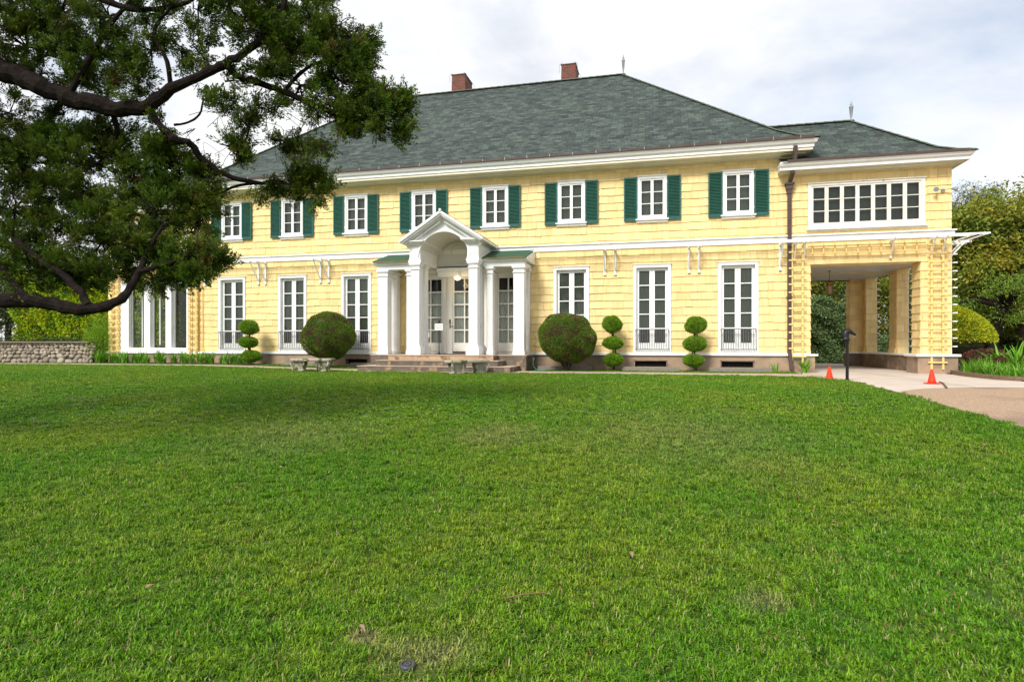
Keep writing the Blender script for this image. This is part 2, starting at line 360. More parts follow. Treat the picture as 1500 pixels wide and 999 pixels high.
def grassmat(name, blade):
    m = bpy.data.materials.new(name); m.use_nodes = True; t = m.node_tree; b = t.nodes['Principled BSDF']; N = t.nodes.new; l = t.links.new
    g = N('ShaderNodeNewGeometry'); 
    n1 = N('ShaderNodeTexNoise'); n1.inputs['Scale'].default_value = .42; n1.inputs['Detail'].default_value = 6; n1.inputs['Roughness'].default_value = .62
    n2 = N('ShaderNodeTexNoise'); n2.inputs['Scale'].default_value = 5.5; n2.inputs['Detail'].default_value = 5
    l(g.outputs['Position'], n1.inputs['Vector']); l(g.outputs['Position'], n2.inputs['Vector'])
    r1 = N('ShaderNodeMapRange'); r1.inputs['From Min'].default_value = .42; r1.inputs['From Max'].default_value = .66; l(n1.outputs['Fac'], r1.inputs['Value'])
    r2 = N('ShaderNodeMapRange'); r2.inputs['From Min'].default_value = .35; r2.inputs['From Max'].default_value = .7; l(n2.outputs['Fac'], r2.inputs['Value'])
    a = N('ShaderNodeMixRGB'); a.inputs[1].default_value = (.155,.355,.008,1); a.inputs[2].default_value = (.30,.41,.022,1); l(r1.outputs[0], a.inputs[0])
    c = N('ShaderNodeMixRGB'); c.inputs[2].default_value = (.075,.245,.007,1); l(a.outputs[0], c.inputs[1])
    mm = N('ShaderNodeMath'); mm.operation = 'MULTIPLY'; mm.inputs[1].default_value = .55; l(r2.outputs[0], mm.inputs[0]); l(mm.outputs[0], c.inputs[0])
    out = c.outputs[0]
    n5 = N('ShaderNodeTexNoise'); n5.inputs['Scale'].default_value = .9; n5.inputs['Detail'].default_value = 8; n5.inputs['Roughness'].default_value = .72
    mo = N('ShaderNodeVectorMath'); mo.operation = 'ADD'; mo.inputs[1].default_value = (13.7, 4.1, 0); l(g.outputs['Position'], mo.inputs[0]); l(mo.outputs[0], n5.inputs['Vector'])
    r5 = N('ShaderNodeMapRange'); r5.inputs['From Min'].default_value = .56; r5.inputs['From Max'].default_value = .70; r5.inputs['To Max'].default_value = .30; l(n5.outputs['Fac'], r5.inputs['Value'])
    m5 = N('ShaderNodeMixRGB'); m5.inputs[2].default_value = (.40,.36,.10,1); l(r5.outputs[0], m5.inputs[0]); l(out, m5.inputs[1]); out = m5.outputs[0]
    # worn straw-coloured spots, round the sprinkler and elsewhere
    for (px_, py_, rad_, fac_) in ((600,966,.20,.6),(655,965,.20,.45),(530,940,.10,.8),(725,640,.7,.45),(1115,890,.16,.7),(430,640,1.3,.3),(1010,640,1.6,.3)):
        q_ = gnd(px_, py_); dn_ = N('ShaderNodeVectorMath'); dn_.operation = 'DISTANCE'; dn_.inputs[1].default_value = q_; l(g.outputs['Position'], dn_.inputs[0])
        ad = N('ShaderNodeMath'); ad.operation = 'MULTIPLY_ADD'; ad.inputs[1].default_value = rad_*1.6; l(n2.outputs['Fac'], ad.inputs[0]); l(dn_.outputs['Value'], ad.inputs[2])
        mr_ = N('ShaderNodeMapRange'); mr_.inputs['From Min'].default_value = rad_*2.0; mr_.inputs['From Max'].default_value = rad_*1.0; mr_.inputs['To Max'].default_value = fac_; l(ad.outputs[0], mr_.inputs['Value'])
        mq = N('ShaderNodeMixRGB'); mq.inputs[2].default_value = (.44,.38,.17,1); l(mr_.outputs[0], mq.inputs[0]); l(out, mq.inputs[1]); out = mq.outputs[0]
    if blade:
        at = N('ShaderNodeAttribute'); at.attribute_name = 'tone'
        rr = N('ShaderNodeValToRGB'); e = rr.color_ramp.elements
        e[0].position = 0; e[0].color = (.16,.24,.26,1); e[1].position = .90; e[1].color = (1.45,1.35,1.3,1)
        q = e.new(.45); q.color = (.78,.86,.85,1)
        l(at.outputs['Fac'], rr.inputs[0])
        mu = N('ShaderNodeMixRGB'); mu.blend_type = 'MULTIPLY'; mu.inputs[0].default_value = 1; l(out, mu.inputs[1]); l(rr.outputs[0], mu.inputs[2]); out = mu.outputs[0]
        for lo_t, hi_t, cc_ in ((.925,.93,(.38,.38,.12,1)),(.97,.975,(.52,.47,.22,1)),(.990,.992,(.32,.18,.07,1))):
            mr_ = N('ShaderNodeMapRange'); mr_.inputs['From Min'].default_value = lo_t; mr_.inputs['From Max'].default_value = hi_t; l(at.outputs['Fac'], mr_.inputs['Value'])
            mq = N('ShaderNodeMixRGB'); mq.inputs[2].default_value = cc_; l(mr_.outputs[0], mq.inputs[0]); l(out, mq.inputs[1]); out = mq.outputs[0]
        tr = N('ShaderNodeBsdfTranslucent'); l(out, tr.inputs[0]); ms = N('ShaderNodeMixShader'); ms.inputs[0].default_value = .40
        l(b.outputs[0], ms.inputs[1]); l(tr.outputs[0], ms.inputs[2]); l(ms.outputs[0], t.nodes['Material Output'].inputs['Surface'])
    else:
        n3 = N('ShaderNodeTexNoise'); n3.inputs['Scale'].default_value = 60; n3.inputs['Detail'].default_value = 3; l(g.outputs['Position'], n3.inputs['Vector'])
        bp = N('ShaderNodeBump'); bp.inputs['Strength'].default_value = 1; bp.inputs['Distance'].default_value = .03; l(n3.outputs['Fac'], bp.inputs['Height']); l(bp.outputs[0], b.inputs['Normal'])
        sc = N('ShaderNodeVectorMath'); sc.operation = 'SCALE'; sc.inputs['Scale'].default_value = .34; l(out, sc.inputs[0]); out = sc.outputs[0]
    l(out, b.inputs['Base Color']); b.inputs['Roughness'].default_value = .55; b.inputs['Specular IOR Level'].default_value = .35
    return m
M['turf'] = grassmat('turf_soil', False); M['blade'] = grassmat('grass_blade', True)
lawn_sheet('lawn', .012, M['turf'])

# pavings: concrete path, planted strip, drive, gravel
sheet('path', lambda x: (interp(x, EDGE)-.25, -1.72 if x > -9.6 else -2.0), list(np.arange(-40,4.6,.5)), [0,.5,1], .022, M['path'])
sheet('grass_strip', lambda x: (-1.72 if x > -9.6 else -2.0, .3), list(np.arange(-24,4.4,.5)), [0,.25,.5,.75,1], .010, M['turf'])
def drive_fn(x):
    return (-9.0 if x > 4.2 else -3.6, 9.0)
sheet('driveway', lambda x: (-30.0, 9.5), [4.0,4.45,4.9,5.5,6.3,7.1,7.8,8.35], list(np.linspace(0,1,80)), -.004, M['concrete'])
M['gravel'] = mat('tan_gravel', (.52,.365,.245), (.28,.19,.125), rough=.95, nscale=38, bump=1, bscale=60, col3=(.24,.17,.125), n3=.6, f3=(.48,.66), tone=0)
GR = [(3.6,-9.6),(4.2,-8.2),(4.45,-7.66),(5.1,-6.95),(5.81,-6.5),(6.6,-6.25),(7.6,-6.1),(9,-6.0),(14,-6),(30,-7)]
sheet('gravel_drive', lambda x: (-32, interp(x, GR)), [3.9,4.2,4.45,4.75,5.1,5.45,5.81,6.2,6.6,7.1,7.6,8.3,9,11,14,20,30], list(np.linspace(0,1,90)), .003, M['gravel'])
sheet('driveway', lambda x: (-6.6, -4.0), [8.35,9,10,12,16,24], [0,.3,.6,1], -.004, M['concrete'])
mb = MB()
for i in range(26):        # joints scored across the concrete, as thin dark sheets
    pass
for (x0, y0, x1, y1) in [(4.5,-3.4,8.3,-3.4),(4.3,-1.0,8.4,-1.0),(5.2,1.6,8.2,1.6),(5.2,4.2,8.2,4.2),(6.3,-6.2,6.3,9),(4.5,-5.6,8.3,-5.0)]:
    n = 8
    for k in range(n):
        a = Vector((x0+(x1-x0)*k/n, y0+(y1-y0)*k/n, 0)); b = Vector((x0+(x1-x0)*(k+1)/n, y0+(y1-y0)*(k+1)/n, 0))
        d = (b-a).normalized().cross(Vector((0,0,1)))*.009
        q = [a-d, b-d, b+d, a+d]; mb.add([(p.x, p.y, terr(p.x, p.y)+.0015) for p in q], [(0,1,2,3)])
M['joint'] = mat('drive_joint', (.30,.245,.2), (.26,.21,.17), rough=.9)
tag(mb.build('driveway_joints', M['joint']), kind='structure')
# planting bed soil, right of the drive
sheet('planting_bed', lambda x: (-3.95+(x-8.3)*.06, 12), list(np.arange(8.36,30,1.0)), list(np.linspace(0,1,12)), .02, M['soil'])
sheet('flower_border', lambda x: (-.95, .2), list(np.arange(-22,-14.2,.4)), [0,.5,1], .014, M['soil'])
# curb
M['curb'] = mat('brown_timber_edging', (.23,.155,.10), (.16,.105,.068), rough=.85, nscale=9, stretch=(1,1,3), bump=.4)
cp = smooth_path([(8.62,.2,.02),(8.42,-.4,.02),(8.2,-1.6,.02),(8.16,-2.7,.01),(8.32,-3.6,.01),(8.9,-4.1,.01),(10,-4.22,.01),(14,-4.3,0),(22,-4.4,0)], 5)
mb = MB()
for a, b in zip(cp, cp[1:]): mb.bar(a+Vector((0,0,.03)), b+Vector((0,0,.03))+(b-a)*.02, .09, .12)
tag(mb.build('bed_edging', M['curb'], loc=(8.3,-2,0)), 'low brown timber edging along the planting bed right of the drive', 'edging')

# grass blades: tufts scattered over the lawn, one piece of stuff
def tuft_mesh(i, n, size, lmin, lmax, wd):
    v = np.zeros((n,5,3)); a = RNG.uniform(0, 2*np.pi, n); L_ = RNG.uniform(lmin, lmax, n); lean = RNG.uniform(.45,2.0,n)
    K = max(10, n//11); cc = RNG.uniform(-size/2,size/2,(K,2)); ci_ = RNG.integers(0,K,n); ch = RNG.uniform(.55,1.25,K)
    bx = cc[ci_,0]+RNG.normal(size=n)*.013; by = cc[ci_,1]+RNG.normal(size=n)*.013; L_ = L_*ch[ci_]
    d = np.stack([np.cos(a), np.sin(a)],1); s = np.stack([-np.sin(a), np.cos(a)],1); wdt = wd*RNG.uniform(.7,1.3,n)
    h1 = L_*.55*np.cos(lean*.6); o1 = L_*.55*np.sin(lean*.6); h2 = h1+L_*.45*np.cos(lean*1.15); o2 = o1+L_*.45*np.sin(lean*1.15)
    base = np.stack([bx,by],1)
    v[:,0,:2] = base-s*wdt[:,None]/2; v[:,1,:2] = base+s*wdt[:,None]/2
    v[:,2,:2] = base+d*o1[:,None]+s*wdt[:,None]*.45; v[:,3,:2] = base+d*o1[:,None]-s*wdt[:,None]*.45; v[:,4,:2] = base+d*o2[:,None]
    v[:,2,2] = h1; v[:,3,2] = h1; v[:,4,2] = h2; v[:,0,2] = -.01; v[:,1,2] = -.01
    me = bpy.data.meshes.new('grass_tuft'); fs = []
    for k in range(n): b = 5*k; fs += [(b,b+1,b+2,b+3),(b+3,b+2,b+4)]
    me.from_pydata(v.reshape(-1,3).tolist(), [], fs)
    at = me.attributes.new('tone','FLOAT','FACE'); ct = RNG.uniform(-.22,.22,K); t = RNG.uniform(0,1,n); t = np.where(t < .90, np.clip(t+ct[ci_],0,.90), t); t = np.repeat(t,2); at.data.foreach_set('value', t.astype(np.float32))
    me.materials.append(M['blade']); return bpy.data.objects.new('grass_tuft', me)
def scatter(name, pts, tufts, smin, smax, label):
    me = bpy.data.meshes.new(name); me.from_pydata(pts, [], []); o = link(bpy.data.objects.new(name, me))
    col = bpy.data.collections.new(name+'_tufts')
    for t in tufts: col.objects.link(t)
    ng = bpy.data.node_groups.new(name, 'GeometryNodeTree')
    ng.interface.new_socket('Geometry', in_out='INPUT', socket_type='NodeSocketGeometry'); ng.interface.new_socket('Geometry', in_out='OUTPUT', socket_type='NodeSocketGeometry')
    N = ng.nodes.new; l = ng.links.new
    i_ = N('NodeGroupInput'); o_ = N('NodeGroupOutput'); ip = N('GeometryNodeInstanceOnPoints'); ci = N('GeometryNodeCollectionInfo')
    ci.inputs[0].default_value = col; ci.inputs['Separate Children'].default_value = True; ci.inputs['Reset Children'].default_value = True
    ip.inputs['Pick Instance'].default_value = True
    rv = N('FunctionNodeRandomValue'); rv.data_type = 'FLOAT_VECTOR'; rv.inputs[0].default_value = (-.08,-.08,0); rv.inputs[1].default_value = (.08,.08,6.283)
    rs = N('FunctionNodeRandomValue'); rs.data_type = 'FLOAT'; rs.inputs[2].default_value = smin; rs.inputs[3].default_value = smax; rs.inputs['Seed'].default_value = 5
    l(i_.outputs[0], ip.inputs['Points']); l(ci.outputs[0], ip.inputs['Instance']); l(rv.outputs[0], ip.inputs['Rotation']); l(rs.outputs[1], ip.inputs['Scale']); l(ip.outputs[0], o_.inputs[0])
    md = o.modifiers.new('scatter', 'NODES'); md.node_group = ng
    return tag(o, label, 'grass', kind='stuff')
near = [tuft_mesh(i, 560, .26, .024, .050, .0064) for i in range(5)]
far = [tuft_mesh(i, 460, .40, .02, .038, .011) for i in range(4)]
pn = []; pf = []
c_, s_ = math.cos(TH), math.sin(TH)
def frustum(x, y, margin):
    dx, dy = x, y+20; d = -dx*s_+dy*c_; u = dx*c_+dy*s_
    return d > .9 and abs(u) < .88*d+margin, d
x = -26
SPK = gnd(597,984)
step = .15
ys = np.arange(-19.2, -8.6, step)
for y in ys:
    for x in np.arange(-16, 8, step):
        ok, d = frustum(x, y, .9)
        if ok and d < 8.6:
            X = x+random.uniform(-.07,.07); Y = y+random.uniform(-.07,.07)
            if X < east(Y)-.08 and math.hypot(X-SPK.x, Y-SPK.y) > .13: pn.append((X, Y, terr(X, Y)+.012))
step = .20
for y in np.arange(-17, -2.8, step):
    for x in np.arange(-24, 6, step):
        ok, d = frustum(x, y, 1.5)
        if ok and d >= 8.0:
            X = x+random.uniform(-.1,.1); Y = y+random.uniform(-.1,.1)
            if X < east(Y)-.1 and Y < interp(X, EDGE)-.12: pf.append((X, Y, terr(X, Y)+.012))
for y in np.arange(-1.6, -.1, .24):
    for x in np.arange(-13.8, 4.2, .24):
        if not (-9.7 < x < -3.7): pf.append((x+random.uniform(-.1,.1), y+random.uniform(-.08,.08), terr(x, y)+.01))
scatter('lawn_grass', pn, near, .75, 1.15, 'short green lawn grass blades in the foreground')
scatter('far_lawn_grass', pf, far, .65, 1.0, 'short green lawn grass stretching to the house')

# ------------------------------------------------------------------ the house
XC = -6.685; XL, XR = -17.54, 4.17; WL, WR = -21.90, 8.53
house = empty('mansion', (XC, 3.0, 0))
tag(house, 'long two-storey pale yellow shingled mansion with green shutters, white portico and grey-green hipped roof', 'house')

def subtract(r, holes):
    out = [r]
    for (hx0, hx1, hz0, hz1) in holes:
        nx = []
        for (x0, x1, z0, z1) in out:
            if hx1 <= x0 or hx0 >= x1 or hz1 <= z0 or hz0 >= z1: nx.append((x0,x1,z0,z1)); continue
            if hx0 > x0: nx.append((x0, hx0, z0, z1))
            if hx1 < x1: nx.append((hx1, x1, z0, z1))
            a, b = max(x0, hx0), min(x1, hx1)
            if hz0 > z0: nx.append((a, b, z0, hz0))
            if hz1 < z1: nx.append((a, b, hz1, z1))
        out = [q for q in nx if q[1]-q[0] > .004 and q[3]-q[2] > .004]
    return out
def shingles(mb, org, u, n, w_, z0, z1, holes=(), expo=.25, flare=0):
    """rows of hand-laid shingles on a vertical plane: org + u*s, facing n"""
    org = Vector(org); u = Vector(u); n = Vector(n)
    rows = int(math.ceil((z1-z0)/expo))
    for r in range(rows):
        a = z0+r*expo; b = min(z1, a+expo)
        s = random.uniform(-.2, 0)
        while s < w_:
            wd = random.choice([.16,.2,.24,.28,.34,.4,.46])*random.uniform(.9,1.1)
            gp = random.choice([.002,.003,.005]); x0 = max(0, s+gp); x1 = min(w_, s+wd-.002); s += wd
            if x1-x0 < .02: continue
            jz = random.gauss(0,.007) if r else 0
            c = random.random(); t0 = random.uniform(.022,.036)
            for (p, q, e, f) in subtract((x0, x1, a, b), holes):
                fe = lambda z: .006+(t0-.006)*(1-(z-a)/(b-a)) + flare*max(0, 1-(z-z0)/.55)**2
                zb = e+jz if abs(e-a) < 1e-6 else e
                vs = [org+u*p+n*fe(e)+Vector((0,0,zb)), org+u*q+n*fe(e)+Vector((0,0,zb+random.uniform(-.003,.003))),
                      org+u*q+n*fe(f)+Vector((0,0,f+.004)), org+u*p+n*fe(f)+Vector((0,0,f+.004)),
                      org+u*p+Vector((0,0,zb)), org+u*q+Vector((0,0,zb)), org+u*q+Vector((0,0,f)), org+u*p+Vector((0,0,f))]
                mb.add(vs, [(0,1,2,3),(4,5,1,0),(1,5,6,2),(4,0,3,7)], c)
def wall_core(mb, x0, x1, y0, y1, z0, z1, holes):
    for (a, b, c_, d) in subtract((x0, x1, z0, z1), holes): mb.box(a, b, y0, y1, c_, d)

Z0 = .56
UPW = [XC+d*2.655 for d in (-3.5,-2.5,-1.5,-.5,.5,1.5,2.5,3.5)]
LOW = [XC+d*2.655 for d in (-3.5,-2.5,-1.5,1.5,2.5,3.5)]
UP0, UP1 = 4.95, 6.36; LO0, LO1 = .60, 3.44
holes = [(c-.44, c+.44, UP0, UP1) for c in UPW]+[(c-.57, c+.57, LO0, LO1) for c in LOW]
DOORX = (XC-2.02, XC+2.35); holes.append((DOORX[0], DOORX[1], .5, 3.62))
def cut(h): return h
mb = MB(); wall_core(mb, XL, XR, .012, .26, .5, 6.8, holes)
mb.box(XL, XL+.25, .26, 10.4, .5, 6.8); mb.box(XR-.25, XR, .26, 10.4, .5, 6.8); mb.box(XL, XR, 10.4, 10.6, .5, 6.8)
shingles(mb, (XL,.012,0), (1,0,0), (0,-1,0), XR-XL, Z0, 6.75, [(a-XL,b-XL,c,d) for a,b,c,d in holes])
mb.build('shingle_wall', M['siding'], house)
# wings
OPX = (4.71, 7.74); 
wwin = (4.70, 7.77, 4.46, 5.77)
mb = MB(); holes = [(OPX[0], OPX[1], 0, 3.33), wwin]
wall_core(mb, XR+.001, WR, .012, .62, .56, 6.2, holes)
mb.box(WR-.25, WR, .62, 4.0, 3.45, 6.2); mb.box(XR, WR-.25, 3.8, 4.0, 3.45, 6.2)
sh = [(a-XR,b-XR,c,d) for a,b,c,d in holes]
shingles(mb, (XR+.001,.012,0), (1,0,0), (0,-1,0), WR-XR, Z0, 6.15, [(OPX[0]-XR,OPX[1]-XR,.0,3.33), sh[1]])
# inner reveals of the near piers and the carport piers behind
shingles(mb, (OPX[1],.62,0), (0,-1,0), (-1,0,0), .60, Z0, 3.33)
shingles(mb, (OPX[0],.012,0), (0,1,0), (1,0,0), .60, Z0, 3.33)
def pier(mb, x0, x1, y0, y1, z0=.56, z1=3.46):
    mb.box(x0, x1, y0, y1, z0, z1)
    shingles(mb, (x0,y0,0), (1,0,0), (0,-1,0), x1-x0, z0, z1, flare=.05)
    shingles(mb, (x0,y1,0), (0,-1,0), (-1,0,0), y1-y0, z0, z1, flare=.05)
pier(mb, 8.16, 8.5, 3.0, 3.63); pier(mb, 8.17, 8.56, 6.1, 6.95)
pier(mb, 7.72, 8.165, 6.5, 6.95)
mb.box(XR, WR, 6.5, 6.95, 3.46, 3.7); mb.box(8.16, 8.5, .62, 6.5, 3.50, 3.7)
mb.build('shingle_wall', M['siding'], house)
SRX = [(-21.22,-17.95)]
mb = MB(); holes = [(-21.25,-17.97,.64,3.42)]
wall_core(mb, WL, XL-.001, .012, .26, .5, 6.2, holes)
for (p, q, c_, d) in subtract((.26, 3.8, .5, 6.2), [(.6, 3.6, .75, 3.3)]): mb.box(WL, WL+.25, p, q, c_, d)
wall_core(mb, WL, XL, 3.8, 4.05, .5, 6.2, [(-21.5,-17.9,.75,3.3)])
mb.box(WL+.25, XL, .26, 3.8, 3.45, 3.55)
shingles(mb, (WL,.012,0), (1,0,0), (0,-1,0), XL-WL, Z0, 6.15, [(a-WL,b-WL,c,d) for a,b,c,d in holes], flare=0)
mb.build('shingle_wall', M['siding'], house)
mb = MB().box(WL+.25, XL, .26, 3.8, .40, .56); mb.build('sunroom_floor', M['found_dark'], house)
mb = MB().box(OPX[0]-.5, 8.52, .63, 6.95, 3.46, 3.5)
for k in range(1, 20): mb.box(OPX[0]-.49, 8.50, .62+k*.31, .63+k*.31, 3.452, 3.46)
mb.build('carport_ceiling', M['ceiling'], house)

# foundation with vents, water table, low carport walls
mb = MB()
vents = [(XC+2.655*2.5-.55, XC+2.655*2.5+.45), (XC+2.655*3.5-.5, XC+2.655*3.5+.45), (XC-2.655*1.5-.4, XC-2.655*1.5+.45)]
for (a, b, c, d) in subtract((WL+.02, 4.84, -.2, .5), [(v0, v1, .13, .32) for v0, v1 in vents]): mb.box(a, b, -.03, .24, c, d)
mb.box(4.60, 4.84, .24, .62, -.2, .5)
mb.build('foundation', M['found'], house)
mb = MB(); mb.box(7.62, 8.66, -.09, .70, -.2, .5); mb.build('foundation', M['found'], house)
mb = MB(); mb.box(8.06, 8.60, .70, 6.4, -.2, .5); mb.box(7.64, 8.60, 6.4, 7.05, -.2, .5)
mb.build('carport_low_wall', M['found_dark'], house)
mb = MB()
mb.box(WL-.06, -8.9, -.09, .0, .5, .56); mb.box(-4.45, 4.92, -.09, 0, .5, .56); mb.box(WL-.04, -8.92, -.055, -.002, .56, .585); mb.box(-4.43, 4.72, -.055, -.002, .56, .585)
mb.box(4.72, 4.92, 0, .68, .5, .56); mb.box(7.56, 8.72, -.15, .78, .5, .57); mb.box(8.02, 8.66, .78, 6.36, .5, .56); mb.box(7.60, 8.66, 6.36, 7.1, .5, .56)
mb.build('water_table', M['white'], house, bevel=.006)
for v0, v1 in vents:
    f = MB(); f.box(v0-.03, v0, -.05, .0, .11, .34).box(v1, v1+.03, -.05, .0, .11, .34).box(v0-.03, v1+.03, -.05, 0, .32, .35)
    vo = f.build('foundation_vent', M['found_dark'], house)
    g = MB(); g.box(v0, v1, .12, .15, .12, .33)
    for k in range(1, 4): xx = v0+(v1-v0)*k/4; g.box(xx-.01, xx+.01, .06, .08, .13, .32)
    g.build('vent_opening', M['black'], vo)
# timber window-well kerbs
for a, b in ((vents[0][0]-.4, vents[0][1]+.4), (vents[1][0]-.42, vents[1][1]+.45), (-3.75,-1.95), (-13.4,-11.6), (-10.6,-9.2)):
    MB().box(a, b, -.62, -.42, -.1, .14 if a > -10 else .2).build('well_kerb', M['timber'], house, bevel=.01)

# belt course
mb = MB(); mb.box(WL-.05, -8.2, -.07, 0, 4.05, 4.20); mb.box(-5.2, WR+.06, -.07, 0, 4.05, 4.20); mb.box(WL-.07, -8.0, -.12, -.002, 4.20, 4.235); mb.box(-5.35, WR+.1, -.12, -.002, 4.20, 4.235)
mb.box(-8.2,-5.2,-.07,0,4.05,4.2)
mb.build('belt_course', M['white'], house, bevel=.005)

# slender rails on brackets along the belt
for sgn in (1, -1):
    m2 = lambda x: x if sgn > 0 else 2*XC-x
    for yy, xe in ((-.28, 8.98), (-.56, 9.25)):
        a, b = sorted((m2(-4.05+(.0 if yy > -.5 else .35)), m2(xe)))
        MB().box(a, b, yy-.022, yy+.022, 3.985, 4.03).build('pergola_rail', M['white'], house)
    for dx in (.28, .56):
        a, b = sorted((m2(WR+dx-.022), m2(WR+dx+.022)))
        MB().box(a, b, -.75, 7.6, 3.94, 3.984).build('pergola_rail', M['white'], house)
    for xs in (-1.58,-1.24, 1.11,1.42, 3.84):
        x = m2(xs); br_ = MB()
        br_.box(x-.035, x+.035, -.05, -.001, 3.16, 4.04); br_.box(x-.045, x+.045, -.065, -.001, 3.16, 3.21)
        br_.box(x-.03, x+.03, -.62, -.05, 3.93, 3.984)
        br_.bar((x,-.06,3.3), (x,-.5,3.94), .035, .03)
        br_.build('pergola_bracket', M['white'], house)
    for xs in (4.24,4.50,6.9,7.97,8.25):
        x = m2(xs); br_ = MB()
        br_.box(x-.03, x+.03, -.62, -.05, 3.93, 3.984); br_.bar((x,-.09,3.5), (x,-.36,3.94), .03, .03); br_.box(x-.028, x+.028, -.10, -.03, 3.44, 3.53)
        br_.build('pergola_bracket', M['white'], house)
    for ys_ in (.25,.55,3.1,3.4,6.3):
        br_ = MB(); x = m2(WR); e = sgn
        br_.box(*sorted((x, x+e*.62)), ys_-.03, ys_+.03, 3.88, 3.938); br_.bar((x+e*.02,ys_,3.4), (x+e*.45,ys_,3.9), .035, .035)
        br_.build('pergola_bracket', M['white'], house)

# trellises
def ladder(xa, xb, z0, z1, y, zb=None, ext=.10):
    t = MB()
    for x in (xa, xb): t.box(x-.026, x+.026, y-.02, y+.02, z0, z1)
    z = zb if zb else z0+.22
    while z < z1-.05: t.box(xa-ext, xb+ext, y-.045, y-.021, z-.022, z+.022); t.box(xa-.012, xa+.012, y+.02, 0, z-.01, z+.01); t.box(xb-.012, xb+.012, y+.02, 0, z-.01, z+.01); z += .2475
    return t
for sgn in (1, -1):
    m2 = lambda x: x if sgn > 0 else 2*XC-x
    for xa, xb, z0 in ((4.17,4.47,.28),(7.97,8.27,.12)):
        a, b = sorted((m2(xa), m2(xb)))
        ladder(a, b, z0, 3.92, -.10, zb=z0+.21).build('ladder_trellis', M['yellow_trim'], house)
    t = MB()
    a, b = sorted((m2(4.62), m2(7.82)))
    for z in (3.63, 3.86): t.box(a, b, -.135, -.11, z-.018, z+.018)
    x = 4.75
    while x < 7.8:
        q = m2(x); t.box(q-.018, q+.018, -.11, -.085, 3.55, 3.95); t.box(q-.01, q+.01, -.085, 0, 3.72, 3.74); x += .315
    t.build('lattice_trellis', M['yellow_trim'], house)
# white side trellises seen edge-on: near corner, middle and back piers
for y in (.18, 3.15, 6.25):
    t = MB(); x = WR+.06 if y < 1 else 8.56
    for yy in (y, y+.3): t.box(x-.018, x+.018, yy-.02, yy+.02, .6, 3.9 if y < 1 else 3.42)
    z = .8
    while z < (3.6 if y < 1 else 3.35): t.box(x+.018, x+.045, y-.1, y+.4, z-.018, z+.018); t.box(x+.03, x+.12, y-.12, y-.075, z-.018, z+.018); z += .2475
    t.build('side_trellis', M['white'], house)

# ---- windows
def curtain(x0, x1, z0, z1, y, m, parent, amp=.012, period=.07):
    mb = MB(); n = max(8, int((x1-x0)/period*6))
    for k in range(n+1):
        x = x0+(x1-x0)*k/n; yy = y+amp*math.sin(2*math.pi*(x-x0)/period+.6*math.sin(x*7))
        mb.v += [(x, yy, z0), (x, yy, z1)]
    for k in range(n): mb.f.append((2*k, 2*k+2, 2*k+3, 2*k+1)); mb.c.append(.5)
    return mb.build('curtain', m, parent, smooth=True)
def sash(mb, x0, x1, z0, z1, cols, rows, stile=.045, rail_=.05, bot=.05, munt=.022, y0=.02, y1=.06):
    mb.box(x0, x0+stile, y0, y1, z0, z1); mb.box(x1-stile, x1, y0, y1, z0, z1)
    mb.box(x0+stile, x1-stile, y0, y1, z1-rail_, z1); mb.box(x0+stile, x1-stile, y0, y1, z0, z0+bot)
    gx0, gx1, gz0, gz1 = x0+stile, x1-stile, z0+bot, z1-rail_
    for k in range(1, rows): z = gz0+(gz1-gz0)*k/rows; mb.box(gx0, gx1, y0+.008, y1-.008, z-munt/2, z+munt/2)
    for k in range(1, cols): xx = gx0+(gx1-gx0)*k/cols; mb.box(xx-munt/2, xx+munt/2, y0+.009, y1-.009, gz0, gz1)
def shutter(x0, x1, z0, z1, parent):
    f = MB(); y0, y1 = -.088, -.045; st = .042
    f.box(x0, x0+st, y0, y1, z0, z1).box(x1-st, x1, y0, y1, z0, z1).box(x0+st, x1-st, y0, y1, z1-.055, z1).box(x0+st, x1-st, y0, y1, z0, z0+.09)
    for z in (z0+.2, z1-.2): f.box(x0+.1, x0+.13, y1, 0, z, z+.03)
    so = f.build('shutter', M['green'], parent, bevel=.003)
    l_ = MB(); z = z0+.10
    while z < z1-.08:
        a = z; l_.add([(x0+st,y0+.006,a),(x1-st,y0+.006,a),(x1-st,y1-.004,a+.042),(x0+st,y1-.004,a+.042),(x0+st,y0+.014,a-.004),(x1-st,y0+.014,a-.004),(x1-st,y1+.002,a+.036),(x0+st,y1+.002,a+.036)],
              [(0,1,2,3),(7,6,5,4),(0,4,5,1)]); z += .047
    l_.box(x0+st, x1-st, y1-.001, y1+.003, z0+.09, z1-.055)
    l_.build('louvers', M['louver'], parent)
